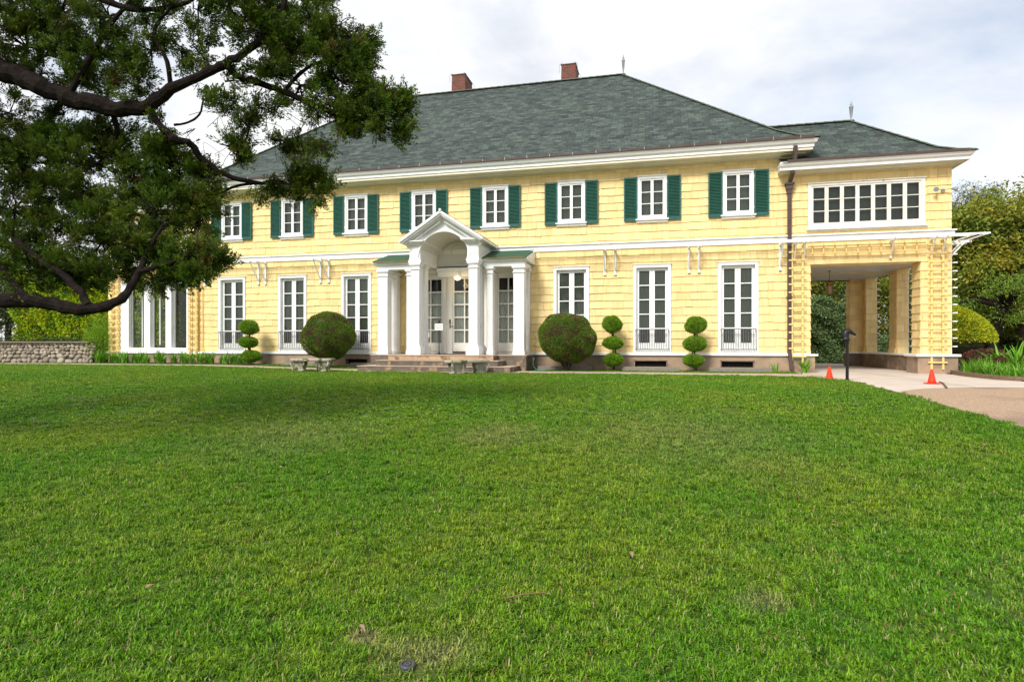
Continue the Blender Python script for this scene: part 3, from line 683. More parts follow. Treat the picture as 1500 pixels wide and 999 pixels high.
for i, c in enumerate(UPW):
    f = MB()                                           # casing
    f.box(c-.465, c-.385, -.045, .10, 4.96, 6.36).box(c+.385, c+.465, -.045, .10, 4.96, 6.36).box(c-.385, c+.385, -.045, .10, 6.28, 6.36)
    f.box(c-.49, c+.49, -.07, .0, 6.362, 6.395)
    for z in (5.15, 6.12): f.box(c-.48, c-.465, -.06, -.03, z, z+.06).box(c+.465, c+.48, -.06, -.03, z, z+.06)
    sash(f, c-.383, c-.002, 5.02, 6.278, 1, 3, stile=.045, bot=.075, y0=-.02, y1=.03)
    sash(f, c+.002, c+.383, 5.02, 6.278, 1, 3, stile=.045, bot=.075, y0=-.02, y1=.03)
    win = f.build('window', M['white'], house)
    MB().box(c-.53, c+.53, -.115, .0, 4.92, 4.965).box(c-.50, c+.50, -.06, 0, 4.85, 4.92).box(c-.383,c+.383,-.02,.1,4.965,5.02).build('sill', M['white'], win, bevel=.004)
    MB().quad((c-.38,.004,5.02),(c+.38,.004,5.02),(c+.38,.004,6.27),(c-.38,.004,6.27)).build('pane', M['glass'], win)
    curtain(c-.42, c+.42, 4.98, 6.34, .12, M['curtain'], win)
    shutter(c-.905, c-.475, 4.90+.01, 6.34, win); shutter(c+.475, c+.905, 4.90+.01, 6.34, win)
for i, c in enumerate(LOW):
    f = MB()
    f.box(c-.60, c-.505, -.045, .16, .587, 3.47).box(c+.505, c+.60, -.045, .16, .587, 3.47).box(c-.505, c+.505, -.045, .16, 3.375, 3.47)
    f.box(c-.62, c+.62, -.065, -.0, 3.472, 3.495).box(c-.505,c+.505,-.03,.16,.587,.68)
    sash(f, c-.503, c-.002, .69, 3.37, 1, 5, stile=.085, rail_=.09, bot=.22, munt=.032, y0=.07, y1=.12)
    sash(f, c+.002, c+.503, .69, 3.37, 1, 5, stile=.085, rail_=.09, bot=.22, munt=.032, y0=.07, y1=.12)
    f.box(c-.4,c-.1,.062,.07,.73,.86).box(c+.1,c+.4,.062,.07,.73,.86)
    win = f.build('french_window', M['white'], house)
    MB().quad((c-.5,.09,.7),(c+.5,.09,.7),(c+.5,.09,3.36),(c-.5,.09,3.36)).build('pane', M['glass'], win)
    MB().box(c-.54, c+.54, .175, .18, .66, 1.45).build('blind', M['curtain_dark'], win)
    curtain(c-.54, c+.54, 1.42 if i not in (5,) else .66, 3.43, .158, M['curtain'], win)
    if i != 3:
        r_ = MB(); z0, z1 = .70, 1.36
        r_.box(c-.53, c+.53, -.125, -.10, z1-.022, z1); r_.box(c-.53, c+.53, -.12, -.105, z0, z0+.018)
        for k in range(15): xx = c-.52+1.04*k/14; r_.box(xx-.007, xx+.007, -.12, -.106, z0+.018, z1-.022)
        for xx in (c-.525, c+.525): r_.box(xx-.009, xx+.009, -.12, -.04, z1-.04, z1-.024); r_.box(xx-.009, xx+.009, -.12, -.04, z0, z0+.018)
        r_.build('balcony_rail', M['rail'], win)
# wing band of seven casements
for sgn in (1, -1):
    m2 = lambda x: x if sgn > 0 else 2*XC-x
    a, b = sorted((m2(wwin[0]), m2(wwin[1])))
    f = MB(); f.box(a-.06, a+.04, -.05, .1, 4.42, 5.80).box(b-.04, b+.06, -.05, .1, 4.42, 5.80).box(a+.04, b-.04, -.05, .1, 5.73, 5.80).box(a+.04, b-.04, -.05, .1, 4.42, 4.53)
    f.box(a-.085, b+.085, -.075, 0, 5.802, 5.83)
    n = 7
    for k in range(n):
        x0 = a+.04+(b-a-.08)*k/n+.002; x1 = a+.04+(b-a-.08)*(k+1)/n-.002
        sash(f, x0, x1, 4.532, 5.728, 1, 3, stile=.052, bot=.06, y0=-.03, y1=.03)
    win = f.build('window', M['old_white'], house)
    MB().box(a-.11, b+.11, -.12, 0, 4.375, 4.418).box(a-.08, b+.08, -.06, 0, 4.335, 4.375).build('sill', M['old_white'], win)
    MB().quad((a,.002,4.54),(b,.002,4.54),(b,.002,5.72),(a,.002,5.72)).build('pane', M['glass'], win)
    MB().box(a-.05, b+.05, .115, .12, 4.4, 5.8).build('blind', M['curtain_dark'], win)
# sunroom glazing
f = MB(); a, b = -21.25, -17.97
f.box(a, a+.40, -.04, .10, .59, 3.42)
xs = [(-20.85,-20.09),(-19.80,-19.05),(-18.78,-18.06)]
f.box(-20.09,-19.80,-.04,.12,.73,3.36).box(-19.05,-18.78,-.04,.12,.73,3.36).box(-18.06,b,-.04,.12,.73,3.36)
f.box(a+.40, b, -.04, .12, 3.30, 3.42).box(a+.40, b, -.045, .12, .59, .73)
for p, q in xs: f.box(p, p+.035, .12, .22, .73, 3.3); f.box(q-.035, q, .12, .22, .73, 3.3)
win = f.build('sunroom_window', M['white'], house)
MB().quad((-20.85,.15,.73),(-18.05,.15,.73),(-18.05,.15,3.32),(-20.85,.15,3.32)).build('pane', M['sunglass'], win)
f = MB(); 
for x in (-21.5,-20.6,-19.7,-18.8,-17.97): f.box(x, x+.07, 3.85, 3.95, .75, 3.3)
f.box(-21.43, -17.97, 3.86, 3.94, .75, .83)
for y in (.6,1.55,2.5,3.53): f.box(WL+.08, WL+.16, y, y+.07, .75, 3.3)
win = f.build('sunroom_window', M['white'], house)

# security lamps on the wing
f = MB(); f.box(8.25, 8.33, -.06, 0, 5.34, 5.44); f.bar((8.29,-.06,5.40),(8.12,-.14,5.41),.02,.02); f.bar((8.29,-.06,5.40),(8.47,-.14,5.41),.02,.02)
f.tube([(8.12,-.12,5.41),(8.07,-.18,5.40),(8.04,-.23,5.39)],[.02,.05,.07],12); f.tube([(8.47,-.12,5.41),(8.54,-.17,5.39),(8.60,-.20,5.37)],[.02,.05,.07],12)
f.build('flood_light', M['lead'], house)

# ---- eaves, gutters and roofs
def eave(x0, x1, zwall, o, zf, y1, name='eave'):
    """soffit boards rising from the wall to a moulded fascia; front and both returns"""
    prof = [(0, zwall), (.05, zwall), (.05, zwall+.03), (o*.55, zwall+.035), (o*.55, zwall+.06), (o-.10, zwall+.08), (o-.10, zf), (o-.07, zf+.01), (o-.07, zf+.09), (o-.05, zf+.105), (o-.01, zf+.13), (o+.03, zf+.205), (o+.03, zf+.235), (0, zf+.235)]
    return prof
def sweep(prof, x0, x1, ox, parent, m, name, y1):
    mb = MB(); n = len(prof)
    for (o, z) in prof:
        k = ox
        mb.v += [(x0-o*k, y1, z), (x0-o*k, -o, z), (x1+o*k, -o, z), (x1+o*k, y1, z)]
    for i in range(n-1):
        for j in range(3): mb.f.append((4*i+j, 4*(i+1)+j, 4*(i+1)+j+1, 4*i+j+1)); mb.c.append(.5)
    return mb.build(name, m, parent)
prof_m = eave(0,0,6.65,.60,6.80,0); prof_w = eave(0,0,6.10,.50,6.16,0)
sweep([p for p in prof_m[:7]], XL, XR, 1, house, M['cream'], 'soffit', 10.6)
sweep([(o, z) for o, z in prof_m[6:]], XL, XR, 1, house, M['white'], 'fascia', 10.6)
def wing_eave(sgn):
    m2 = lambda x: x if sgn > 0 else 2*XC-x
    for pr_, m, nm in ((prof_w[:7], M['cream'], 'soffit'), (prof_w[6:], M['white'], 'fascia')):
        mb = MB(); n = len(pr_)
        for (o, z) in pr_: mb.v += [(m2(3.86-o*.2), -.0, z), (m2(3.80-o*.1), -o, z), (m2(WR+o*.7), -o, z), (m2(WR+o*.7), 4.0, z)]
        for i in range(n-1):
            for j in range(3): mb.f.append((4*i+j, 4*(i+1)+j, 4*(i+1)+j+1, 4*i+j+1)); mb.c.append(.5)
        if nm == 'fascia': mb.quad((m2(3.8),-.5,6.15),(m2(3.84),0,6.15),(m2(3.84),0,6.37),(m2(3.8),-.53,6.37))
        mb.build(nm, m, house)
for sgn in (1, -1): wing_eave(sgn)
def gutter(pts, name='gutter'):
    mb = MB()
    for a, b in zip(pts, pts[1:]): mb.bar(a, b, .12, .075)
    g = mb.build(name, M['brown'], house)
    t = MB(); a, b = Vector(pts[1]), Vector(pts[2]) if len(pts) > 3 else Vector(pts[-1])
    n = int((b-a).length/.75)
    for k in range(n): p = a+(b-a)*(k+.5)/n; t.box(p.x-.012, p.x+.012, p.y-.07, p.y+.06, p.z-.035, p.z+.052)
    t.build('gutter_strap', M['lead'], g)
zg = 7.075
gutter([(XL-.66,10,zg),(XL-.66,-.62,zg),(XR+.50,-.62,zg),(XR+.62,-.45,zg),(XR+.66,10,zg)])
gutter([(3.95,-.5,6.41),(WR+.22,-.5,6.41),(WR+.36,-.4,6.41),(WR+.38,4,6.41)])
gutter([(2*XC-3.95,-.5,6.41),(2*XC-WR-.22,-.5,6.41),(2*XC-WR-.36,-.4,6.41),(2*XC-WR-.38,4,6.41)])
def hip_roof(x0, x1, y0, y1, z0, ridge_z, rx0, rx1, ry, flare, fz, name, mb=None, uvs=None, cut=None):
    """bell-cast hip roof: a shallow skirt then the main slope; uv in metres along and up each slope"""
    own = mb is None
    if own: mb = MB(); uvs = []
    e = [Vector((x0,y0,z0)),Vector((x1,y0,z0)),Vector((x1,y1,z0)),Vector((x0,y1,z0))]
    m_ = [Vector((x0+flare,y0+flare,z0+fz)),Vector((x1-flare,y0+flare,z0+fz)),Vector((x1-flare,y1-flare,z0+fz)),Vector((x0+flare,y1-flare,z0+fz))]
    if cut == 0: m_[0].x = m_[3].x = x0
    if cut == 1: m_[1].x = m_[2].x = x1
    h = [e[i].lerp(m_[i], .5)-Vector((0,0,fz*.08)) for i in range(4)]
    r0, r1 = Vector((rx0,ry,ridge_z)), Vector((rx1,ry,ridge_z))
    def face(vs):
        c0 = vs[0]; u = (vs[1]-vs[0]).normalized(); n = None
        for k in range(2, len(vs)):
            n = (vs[1]-vs[0]).cross(vs[k]-vs[0])
            if n.length > 1e-6: break
        n.normalize(); v = n.cross(u)
        base = face.off
        mb.add(vs, [tuple(range(len(vs)))]); uvs.append([((p-c0).dot(u)+face.u0, (p-c0).dot(v)+base) for p in vs])
        return (vs[-1]-c0).dot(v)
    for i in range(4):
        if (cut == 0 and i == 3) or (cut == 1 and i == 1): continue
        j = (i+1) % 4; top = {0:[r1,r0],1:[r1],2:[r0,r1],3:[r0]}[i]
        face.u0 = 0; face.off = 0; hh = face([e[i],e[j],h[j],h[i]])
        face.off = hh; face.u0 = (h[i]-e[i]).length*.7; h2 = face([h[i],h[j],m_[j],m_[i]])
        face.off = hh+h2; face.u0 = (m_[i]-e[i]).length*.7; face([m_[i],m_[j]]+top)
    o = mb.build(name, M['roof'], house, uvs=uvs) if own else None
    caps = MB()
    def cap(a, b):
        n = int((b-a).length/.28); d = (b-a).normalized()
        for k in range(n):
            p = a+(b-a)*k/n; q = a+(b-a)*(k+1.1)/n
            caps.bar(p+Vector((0,0,.025)), q+Vector((0,0,.012)), .19, .03)
    cap(r0, r1)
    for i, top in ((0,r0),(1,r1),(2,r1),(3,r0)):
        if (cut == 0 and i in (0,3)) or (cut == 1 and i in (1,2)): continue
        cap(e[i],h[i]); cap(h[i], m_[i]); cap(m_[i], top)
    caps.build('ridge_cap', M['ridge'], o)
    return o
M['ridge'] = mat('ridge_shingle', (.19,.20,.14), (.11,.14,.11), rough=.85, nscale=9)
RY = 5.3; RZ = 12.15
main_roof = hip_roof(XL-.66, XR+.66, -.66, 11.26, 7.04, RZ, XC-5.45, XC+5.45, RY, 1.0, .62, 'roof')
wr = hip_roof(3.82, WR+.40, -.56, 4.4, 6.37, 8.30, 2.4, 6.42, 1.92, .7, .36, 'roof', cut=0)
wl = hip_roof(2*XC-WR-.40, 2*XC-3.82, -.56, 4.4, 6.37, 8.30, 2*XC-6.42, 2*XC-2.4, 1.92, .7, .36, 'roof', cut=1)
# carport back roof (low)
MB().box(XR, WR+.1, 3.9, 7.2, 3.72, 3.86).build('carport_roof', M['lead'], house)
def finial(x, y, z, h, parent):
    MB().lathe([(.03,z-.1),(.035,z+h*.05),(.02,z+h*.1),(.045,z+h*.35),(.065,z+h*.68),(.075,z+h*.72),(.045,z+h*.74),(.03,z+h*.78),(.045,z+h*.84),(.02,z+h*.9),(.006,z+h)], x, y, 12).build('finial', M['lead'], parent, smooth=True)
finial(XC+5.45, RY, RZ, .85, main_roof); finial(XC-5.45, RY, RZ, .85, main_roof); finial(6.42, 1.92, 8.3, .68, wr); finial(2*XC-6.42, 1.92, 8.3, .68, wl)
def chimney(x0, x1, y0, y1, z0, z1):
    mb = MB(); uvs = []; t = .03
    B = [(x0,y0),(x1,y0),(x1,y1),(x0,y1)]; T = [(x0+t,y0+t),(x1-t,y0+t),(x1-t,y1-t),(x0+t,y1-t)]
    for i in range(4):
        j = (i+1)%4; a, b, c, d = (*B[i],z0),(*B[j],z0),(*T[j],z1),(*T[i],z1)
        mb.add([a,b,c,d],[(0,1,2,3)]); w_ = math.hypot(B[j][0]-B[i][0],B[j][1]-B[i][1]); uvs.append([(0,0),(w_,0),(w_-t,z1-z0),(t,z1-z0)])
    mb.add([(*q,z1) for q in T],[(0,1,2,3)]); uvs.append([(0,0),(.1,0),(.1,.1),(0,.1)])
    ch = mb.build('chimney', M['brick'], main_roof, uvs=uvs)
    MB().box(x0+.0, x1-.0, y0+.0, y1-.0, z1, z1+.03).build('chimney_cap', M['timber'], ch)
    wv = MB()
    for sx in (x0-.06, x1+.06):
        wv.tube([(sx,y0,z1-.35),(sx,y0,z1-.02),((x0+x1)/2+(sx-(x0+x1)/2)*.6,y0-.02,z1+.07)], .006, 5)
        wv.tube([(sx,y1,z1-.35),(sx,y1,z1-.02),((x0+x1)/2+(sx-(x0+x1)/2)*.6,y1+.02,z1+.07)], .006, 5)
    wv.build('spark_wire', M['rail'], ch)
chimney(-8.98, -8.30, 5.7, 6.85, 11.6, 13.13); chimney(-3.92, -3.25, 5.55, 6.7, 11.6, 12.98)

# downspouts
def spout(x, sgn):
    m = MB(); m.bar((x+.07,-.56,6.86),(x+.06,-.5,6.40),.10,.10); m.bar((x+.04,-.40,6.12),(x,-.10,5.86),.10,.10)
    m.box(x-.10,x+.10,-.17,-.02,5.66,5.80).box(x-.13,x+.13,-.20,-.02,5.80,5.86).box(x-.07,x+.07,-.15,-.02,5.52,5.66)
    m.box(x-.055,x+.055,-.13,-.03,.60,5.52); m.bar((x,-.08,.62),(x+.06*sgn,-.16,.05),.11,.10,up=(0,1,0)); m.box(x-.075,x+.075,-.15,-.02,2.3,2.36)
    m.build('downspout', M['brown'], house)
spout(4.10, 1); 
m = MB(); m.box(-17.62,-17.5,-.13,-.02,4.3,6.1); m.box(-17.7,-17.42,-.18,-.02,5.6,5.8); m.build('downspout', M['brown'], house)
m = MB(); m.tube([(-17.53,-.09,4.0),(-17.53,-.09,.35)],.05,10); m.tube([(-17.53,-.09,1.9),(-17.53,-.09,1.96)],.06,10); m.build('downspout', M['yellow_trim'], house, smooth=False)
MB().tube([(-17.30,-.05,4.0),(-17.30,-.05,.62)],.016,6).build('conduit', M['yellow_trim'], house)
MB().box(1.42,1.52,-.05,-.0,.72,.84).build('outlet_box', M['yellow_trim'], house, bevel=.01)

# ---- entrance: doors in a white panelled bay
port = MB()
a, b = DOORX
GL = [(-8.22,-7.30), (-6.92,-6.06), (-5.28,-4.52)]
for (p, q, c, d) in subtract((a, b, .5, 3.62), [(g0, g1, .78, 3.22) for g0, g1 in GL]): port.box(p, q, .0, .08, c, d)
for x in (a, -8.45, -7.12, -5.82, -5.50, b-.22): port.box(x, x+.2, -.05, -.001, .53, 3.36); port.box(x+.04, x+.06, -.062, -.051, .7, 3.2); port.box(x+.14, x+.16, -.062, -.051, .7, 3.2)
port.box(a-.02, b+.02, -.10, -.0, 3.38, 3.62).box(a-.02, b+.02, -.16, -.10, 3.52, 3.62)
port = port.build('entrance_bay', M['ivory'], house)
for i, (g0, g1) in enumerate(GL):
    f = MB(); c = (g0+g1)/2
    f.box(g0-.16, g0-.005, -.02, -.0005, .56, 3.38).box(g1+.005, g1+.16, -.02, -.0005, .56, 3.38)
    sash(f, g0, g1, .78, 3.22, 2, 5, stile=.05, rail_=.05, bot=.14, munt=.045, y0=.0, y1=.05)
    f.box(g0+.02, g1-.02, -.03, -.02, .62, .74)
    d_ = f.build('french_door', M['ivory'], house)
    MB().quad((g0,.025,.8),(g1,.025,.8),(g1,.025,3.2),(g0,.025,3.2)).build('pane', M['glass'], d_)
    curtain(g0-.03, g1+.03, .7, 2.76, .11, M['curtain_light'], d_, amp=.016, period=.09)
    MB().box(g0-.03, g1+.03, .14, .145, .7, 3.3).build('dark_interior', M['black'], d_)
    MB().box(g0-.1, g1+.1, -.035, -.018, .565, .60).build('door_sweep', M['bronze'], d_) if i == 1 else None
    if i == 1:
        h_ = MB(); h_.box(g0-.11, g0-.055, -.04, -.02, 1.38, 1.82); h_.bar((g0-.08,-.05,1.50),(g0+.03,-.07,1.50),.02,.02); h_.tube([(g0-.08,-.04,1.62),(g0-.08,-.09,1.60),(g0-.08,-.09,1.45),(g0-.08,-.04,1.43)],.012,6)
        h_.build('door_handle', M['bronze'], d_)
    if i == 0:
        n_ = MB().box(g0+.22, g0+.42, -.012, -.006, 1.10, 1.30); no = n_.build('notice', M['signw'], d_)
        MB().box(g0+.22, g0+.42, -.016, -.0125, 1.06, 1.11).build('notice_band', M['ochre'], d_)
MB().box(-7.03,-6.98,-.075,-.0505,1.60,1.74).build('doorbell', M['black'], house)
def text(body, size, m, name, parent, loc_w, rot):
    cu = bpy.data.curves.new(name, 'FONT'); cu.body = body; cu.size = size; cu.align_x = 'CENTER'; cu.extrude = .001
    tmp = bpy.data.objects.new('tmp', cu); C.objects.link(tmp); bpy.context.view_layer.update()
    me = bpy.data.meshes.new_from_object(tmp.evaluated_get(bpy.context.evaluated_depsgraph_get())); bpy.data.objects.remove(tmp)
    me.transform(Matrix.Translation(Vector(loc_w)-wloc(parent)) @ Matrix.Rotation(rot[2],4,'Z') @ Matrix.Rotation(rot[0],4,'X'))
    me.materials.clear(); me.materials.append(m); o = link(bpy.data.objects.new(name, me)); o.parent = parent; return o

# ---- portico
PX = -6.67; YP = -1.65; YS = -1.15
pt = MB()                                             # platform and steps
def pillar(mb, cx, y0, w_, z0, z1, flutes=True, base=True, dep=None):
    dep = dep or w_; y1 = y0+dep; x0, x1 = cx-w_/2, cx+w_/2
    mb.box(x0, x1, y0+.01, y1, z0, z1)
    if flutes:
        n = 5
        for k in range(n+1): xx = x0+.02+(w_-.04)*k/n; mb.box(xx-.012, xx+.012, y0, y0+.0095, z0+.3, z1-.26)
    for (e, a, b) in ((.025, z1-.22, z1-.19), (.02, z1-.10, z1-.07), (.045, z1-.07, z1)): mb.box(x0-e, x1+e, y0-e, y1+e, a, b)
    if base:
        mb.box(x0-.07, x1+.07, y0-.07, y1+.07, z0, z0+.24); mb.box(x0-.045, x1+.045, y0-.045, y1+.045, z0+.24, z0+.28); mb.box(x0-.02, x1+.02, y0-.02, y1+.02, z0+.28, z0+.32)
    else: mb.box(x0-.02, x1+.02, y0-.02, y1+.02, z0, z0+.12)
ZF = .52
steps = MB(); steps.box(PX-2.50, PX+2.50, -2.75, -2.40, -.1, .16); steps.box(PX-2.50, PX-2.02, -2.40, -1.47, -.1, .16); steps.box(PX+2.02, PX+2.50, -2.40, -1.47, -.1, .16)
steps.box(PX-2.02, PX+2.02, -2.40, -2.02, -.1, .33); steps.box(PX-2.02, PX-1.78, -2.02, -1.47, -.1, .33); steps.box(PX+1.78, PX+2.02, -2.02, -1.47, -.1, .33)
steps.box(PX-1.78, PX+1.78, -2.02, -.05, -.1, .49); steps.box(PX-2.70, PX+2.72, -1.46, -.05, -.1, .49)
portico = steps.build('portico', M['step_dark'], house, bevel=.008)
tr_ = MB(); tr_.box(PX-2.52, PX+2.52, -2.77, -2.402, .16, .185); tr_.box(PX-2.52, PX-2.022, -2.402, -1.462, .16, .185); tr_.box(PX+2.022, PX+2.52, -2.402, -1.462, .16, .185)
tr_.box(PX-2.04, PX+2.04, -2.42, -2.022, .33, .355); tr_.box(PX-2.04, PX-1.782, -2.022, -1.462, .33, .355); tr_.box(PX+1.782, PX+2.04, -2.022, -1.462, .33, .355)
tr_.box(PX-1.80, PX+1.80, -2.04, -.05, .49, .52); tr_.box(PX-2.72, PX-1.802, -1.48, -.05, .49, .52); tr_.box(PX+1.802, PX+2.74, -1.48, -.05, .49, .52)
tr_.build('treads', M['step_top'], portico, bevel=.006)
rs = MB(); rs.box(PX-1.78, PX+1.78, -2.026, -2.0205, .36, .488)
M['riser'] = mat('rust_stained_riser', (.50,.34,.20), (.38,.26,.17), rough=.8, nscale=3, col3=(.20,.12,.07), n3=2.4, f3=(.52,.62))
rs.build('top_riser', M['riser'], portico)
OM = 1.0
for sg in (-1, 1):
    p = MB(); pillar(p, PX+sg*OM, YP, .30, ZF, 3.55); p.build('column', M['white'], portico, bevel=.004)
    p = MB(); pillar(p, PX+sg*OM, YP+.56, .28, ZF, 3.55, dep=.28); p.build('column', M['white'], portico, bevel=.004)
    p = MB(); pillar(p, PX+sg*(OM+.42), YS, .20, ZF, 3.42, base=False); p.build('column', M['white'], portico, bevel=.004)
    p = MB(); pillar(p, PX+sg*2.40, YS, .36, ZF, 3.42, base=False, dep=.34); p.build('column', M['white'], portico, bevel=.004)
    p = MB(); pillar(p, PX+sg*2.40, -.30, .32, ZF, 3.42, base=False, dep=.25); p.build('column', M['white'], portico, bevel=.004)
# pedestal blocks over the main columns
eb = MB()
for sg in (-1, 1):
    x0, x1 = sorted((PX+sg*(OM-.19), PX+sg*(OM+.19)))
    eb.box(x0-.03, x1+.03, YP-.05, -.0, 3.55, 3.63); eb.box(x0-.01, x1+.01, YP-.03, -.02, 3.63, 3.70); eb.box(x0, x1, YP-.01, -.02, 3.70, 4.12)
    eb.box(x0+.06, x1-.06, YP-.022, YP-.0105, 3.80, 4.02)
    for e, a_, b_ in ((.03,4.12,4.15),(.07,4.15,4.19),(.14,4.19,4.22),(.17,4.22,4.255)): eb.box(x0-e, x1+e, YP-e-.05, -.02, a_, b_)
eb.box(PX-OM+.22, PX+OM-.22, -.14, -.02, 3.24, 3.55); eb.box(PX-OM+.22, PX+OM-.22, -.22, -.14, 3.42, 3.55)
eb.build('entablature', M['white'], portico, bevel=.004)
# barrel vault
RV = .875; ZC = 3.66
v = MB(); n = 32
for k in range(n):
    a0 = math.pi*k/n; a1 = math.pi*(k+1)/n
    p0 = (PX+RV*math.cos(a0), ZC+RV*math.sin(a0)); p1 = (PX+RV*math.cos(a1), ZC+RV*math.sin(a1))
    v.quad((p0[0],YP-.02,p0[1]),(p1[0],YP-.02,p1[1]),(p1[0],-.03,p1[1]),(p0[0],-.03,p0[1]))
v.build('vault', M['ivory'], portico, smooth=True)
# tympanum face with arch cut-out, raking cornice, roof
ZE, ZA, XE = 4.26, 5.17, 1.42
def rake(x): return ZE+(ZA-ZE)*(1-abs(x)/XE)
ty = MB(); n = 48
for k in range(n):
    for (s0, s1) in (((k)/n, (k+1)/n),):
        x0 = -1.15+2.3*s0; x1 = -1.15+2.3*s1
        def lo(x): return ZC+math.sqrt(max(0, RV*RV-x*x)) if abs(x) < RV else 4.25
        if abs((x0+x1)/2) >= RV+.02 : l0 = l1 = 4.25
        else: l0, l1 = max(3.66, lo(x0) if abs(x0) < RV else ZC), max(3.66, lo(x1) if abs(x1) < RV else ZC)
        t0, t1 = rake(x0)-.16, rake(x1)-.16
        if t0 <= l0 and t1 <= l1: continue
        ty.add([(PX+x0,YP-.02,l0),(PX+x1,YP-.02,l1),(PX+x1,YP-.02,max(t1,l1)),(PX+x0,YP-.02,max(t0,l0))],[(0,1,2,3)])
# arch archivolt ring
for k in range(32):
    a0 = math.pi*k/32; a1 = math.pi*(k+1)/32; q = []
    for a_ in (a0, a1):
        for r_ in (RV, RV+.06): q.append((PX+r_*math.cos(a_), ZC+r_*math.sin(a_)))
    ty.add([(q[0][0],YP-.045,q[0][1]),(q[2][0],YP-.045,q[2][1]),(q[3][0],YP-.045,q[3][1]),(q[1][0],YP-.045,q[1][1]),
            (q[0][0],YP-.02,q[0][1]),(q[2][0],YP-.02,q[2][1]),(q[3][0],YP-.02,q[3][1]),(q[1][0],YP-.02,q[1][1])],[(0,1,2,3),(3,2,6,7),(0,4,5,1)])
ty.build('tympanum', M['white'], portico)
rk = MB()
for sg in (-1, 1):
    for (off, th_, yo) in ((0.0,.075,-.35),(.075,.05,-.30),(.125,.05,-.20),(.175,.06,-.09),(.235,.04,-.05)):
        # parallel bands under the slope
        s = (ZA-ZE)/XE; dn = math.sqrt(1+s*s)
        za = ZA-off*dn; ze = ZE-off*dn; xe = XE-(off*.9)
        zend = ze+s*(XE-xe)
        xe_lim = xe if off < .1 else 1.33-off*.3
        zend = za-s*xe_lim
        yb = -.0 if off < .12 else YP+.05
        vs = []
        for y in (YP+yo, yb):
            vs += [(PX, y, za), (PX+sg*xe_lim, y, zend), (PX+sg*xe_lim, y, zend-th_*dn), (PX, y, za-th_*dn)]
        rk.add(vs, [(0,1,2,3),(4,7,6,5),(0,4,5,1),(1,5,6,2),(2,6,7,3),(3,7,4,0)])
    # dentils along the rake
    for k in range(22):
        x = .10+k*.052
        if x > 1.10: break
        s = (ZA-ZE)/XE; z = ZA-.29-s*x
        rk.box(PX+sg*x-.014, PX+sg*x+.014, YP-.17, YP-.02, z-.02, z+.03)
rk.box(PX-.03,PX+.03,YP-.38,YP-.3,ZA-.04,ZA+.045)
rk.build('pediment', M['white'], portico)
MB().add([(PX,YP-.33,ZA+.012),(PX+XE+.01,YP-.33,ZE+.012),(PX+XE+.01,0,ZE+.012),(PX,0,ZA+.012),(PX-XE-.01,YP-.33,ZE+.012),(PX-XE-.01,0,ZE+.012)],[(0,1,2,3),(4,0,3,5)]).build('portico_roof', M['lead'], portico)
# rear lunette with a round panel
lu = MB(); n = 32
c0 = (PX, -.06, ZC)
for k in range(n):
    a0 = math.pi*k/n; a1 = math.pi*(k+1)/n
    lu.add([(PX,-.06,ZC-.12),(PX+RV*math.cos(a0),-.06,ZC+RV*math.sin(a0)),(PX+RV*math.cos(a1),-.06,ZC+RV*math.sin(a1))],[(0,1,2)])
lu.quad((PX-RV,-.06,3.5),(PX+RV,-.06,3.5),(PX+RV,-.06,ZC),(PX-RV,-.06,ZC))
for (cx, cz, r0, r1, full) in ((PX, ZC+.38, .27, .32, True), (PX, ZC, .74, .79, False)):
    m_ = 40; rng_ = 2*math.pi if full else math.pi
    for k in range(m_):
        a0 = rng_*k/m_; a1 = rng_*(k+1)/m_; P4 = [(cx+r*math.cos(a), cz+r*math.sin(a)) for a in (a0,a1) for r in (r0,r1)]
        lu.add([(P4[0][0],-.085,P4[0][1]),(P4[2][0],-.085,P4[2][1]),(P4[3][0],-.085,P4[3][1]),(P4[1][0],-.085,P4[1][1]),
                (P4[0][0],-.06,P4[0][1]),(P4[2][0],-.06,P4[2][1]),(P4[3][0],-.06,P4[3][1]),(P4[1][0],-.06,P4[1][1])],[(0,1,2,3),(0,4,5,1),(3,2,6,7)])
lu.box(PX-RV, PX+RV, -.12, -.062, ZC-.04, ZC+.0); lu.box(PX-RV, PX+RV, -.16, -.062, 3.55, 3.60)
lu.build('lunette', M['ivory'], portico)
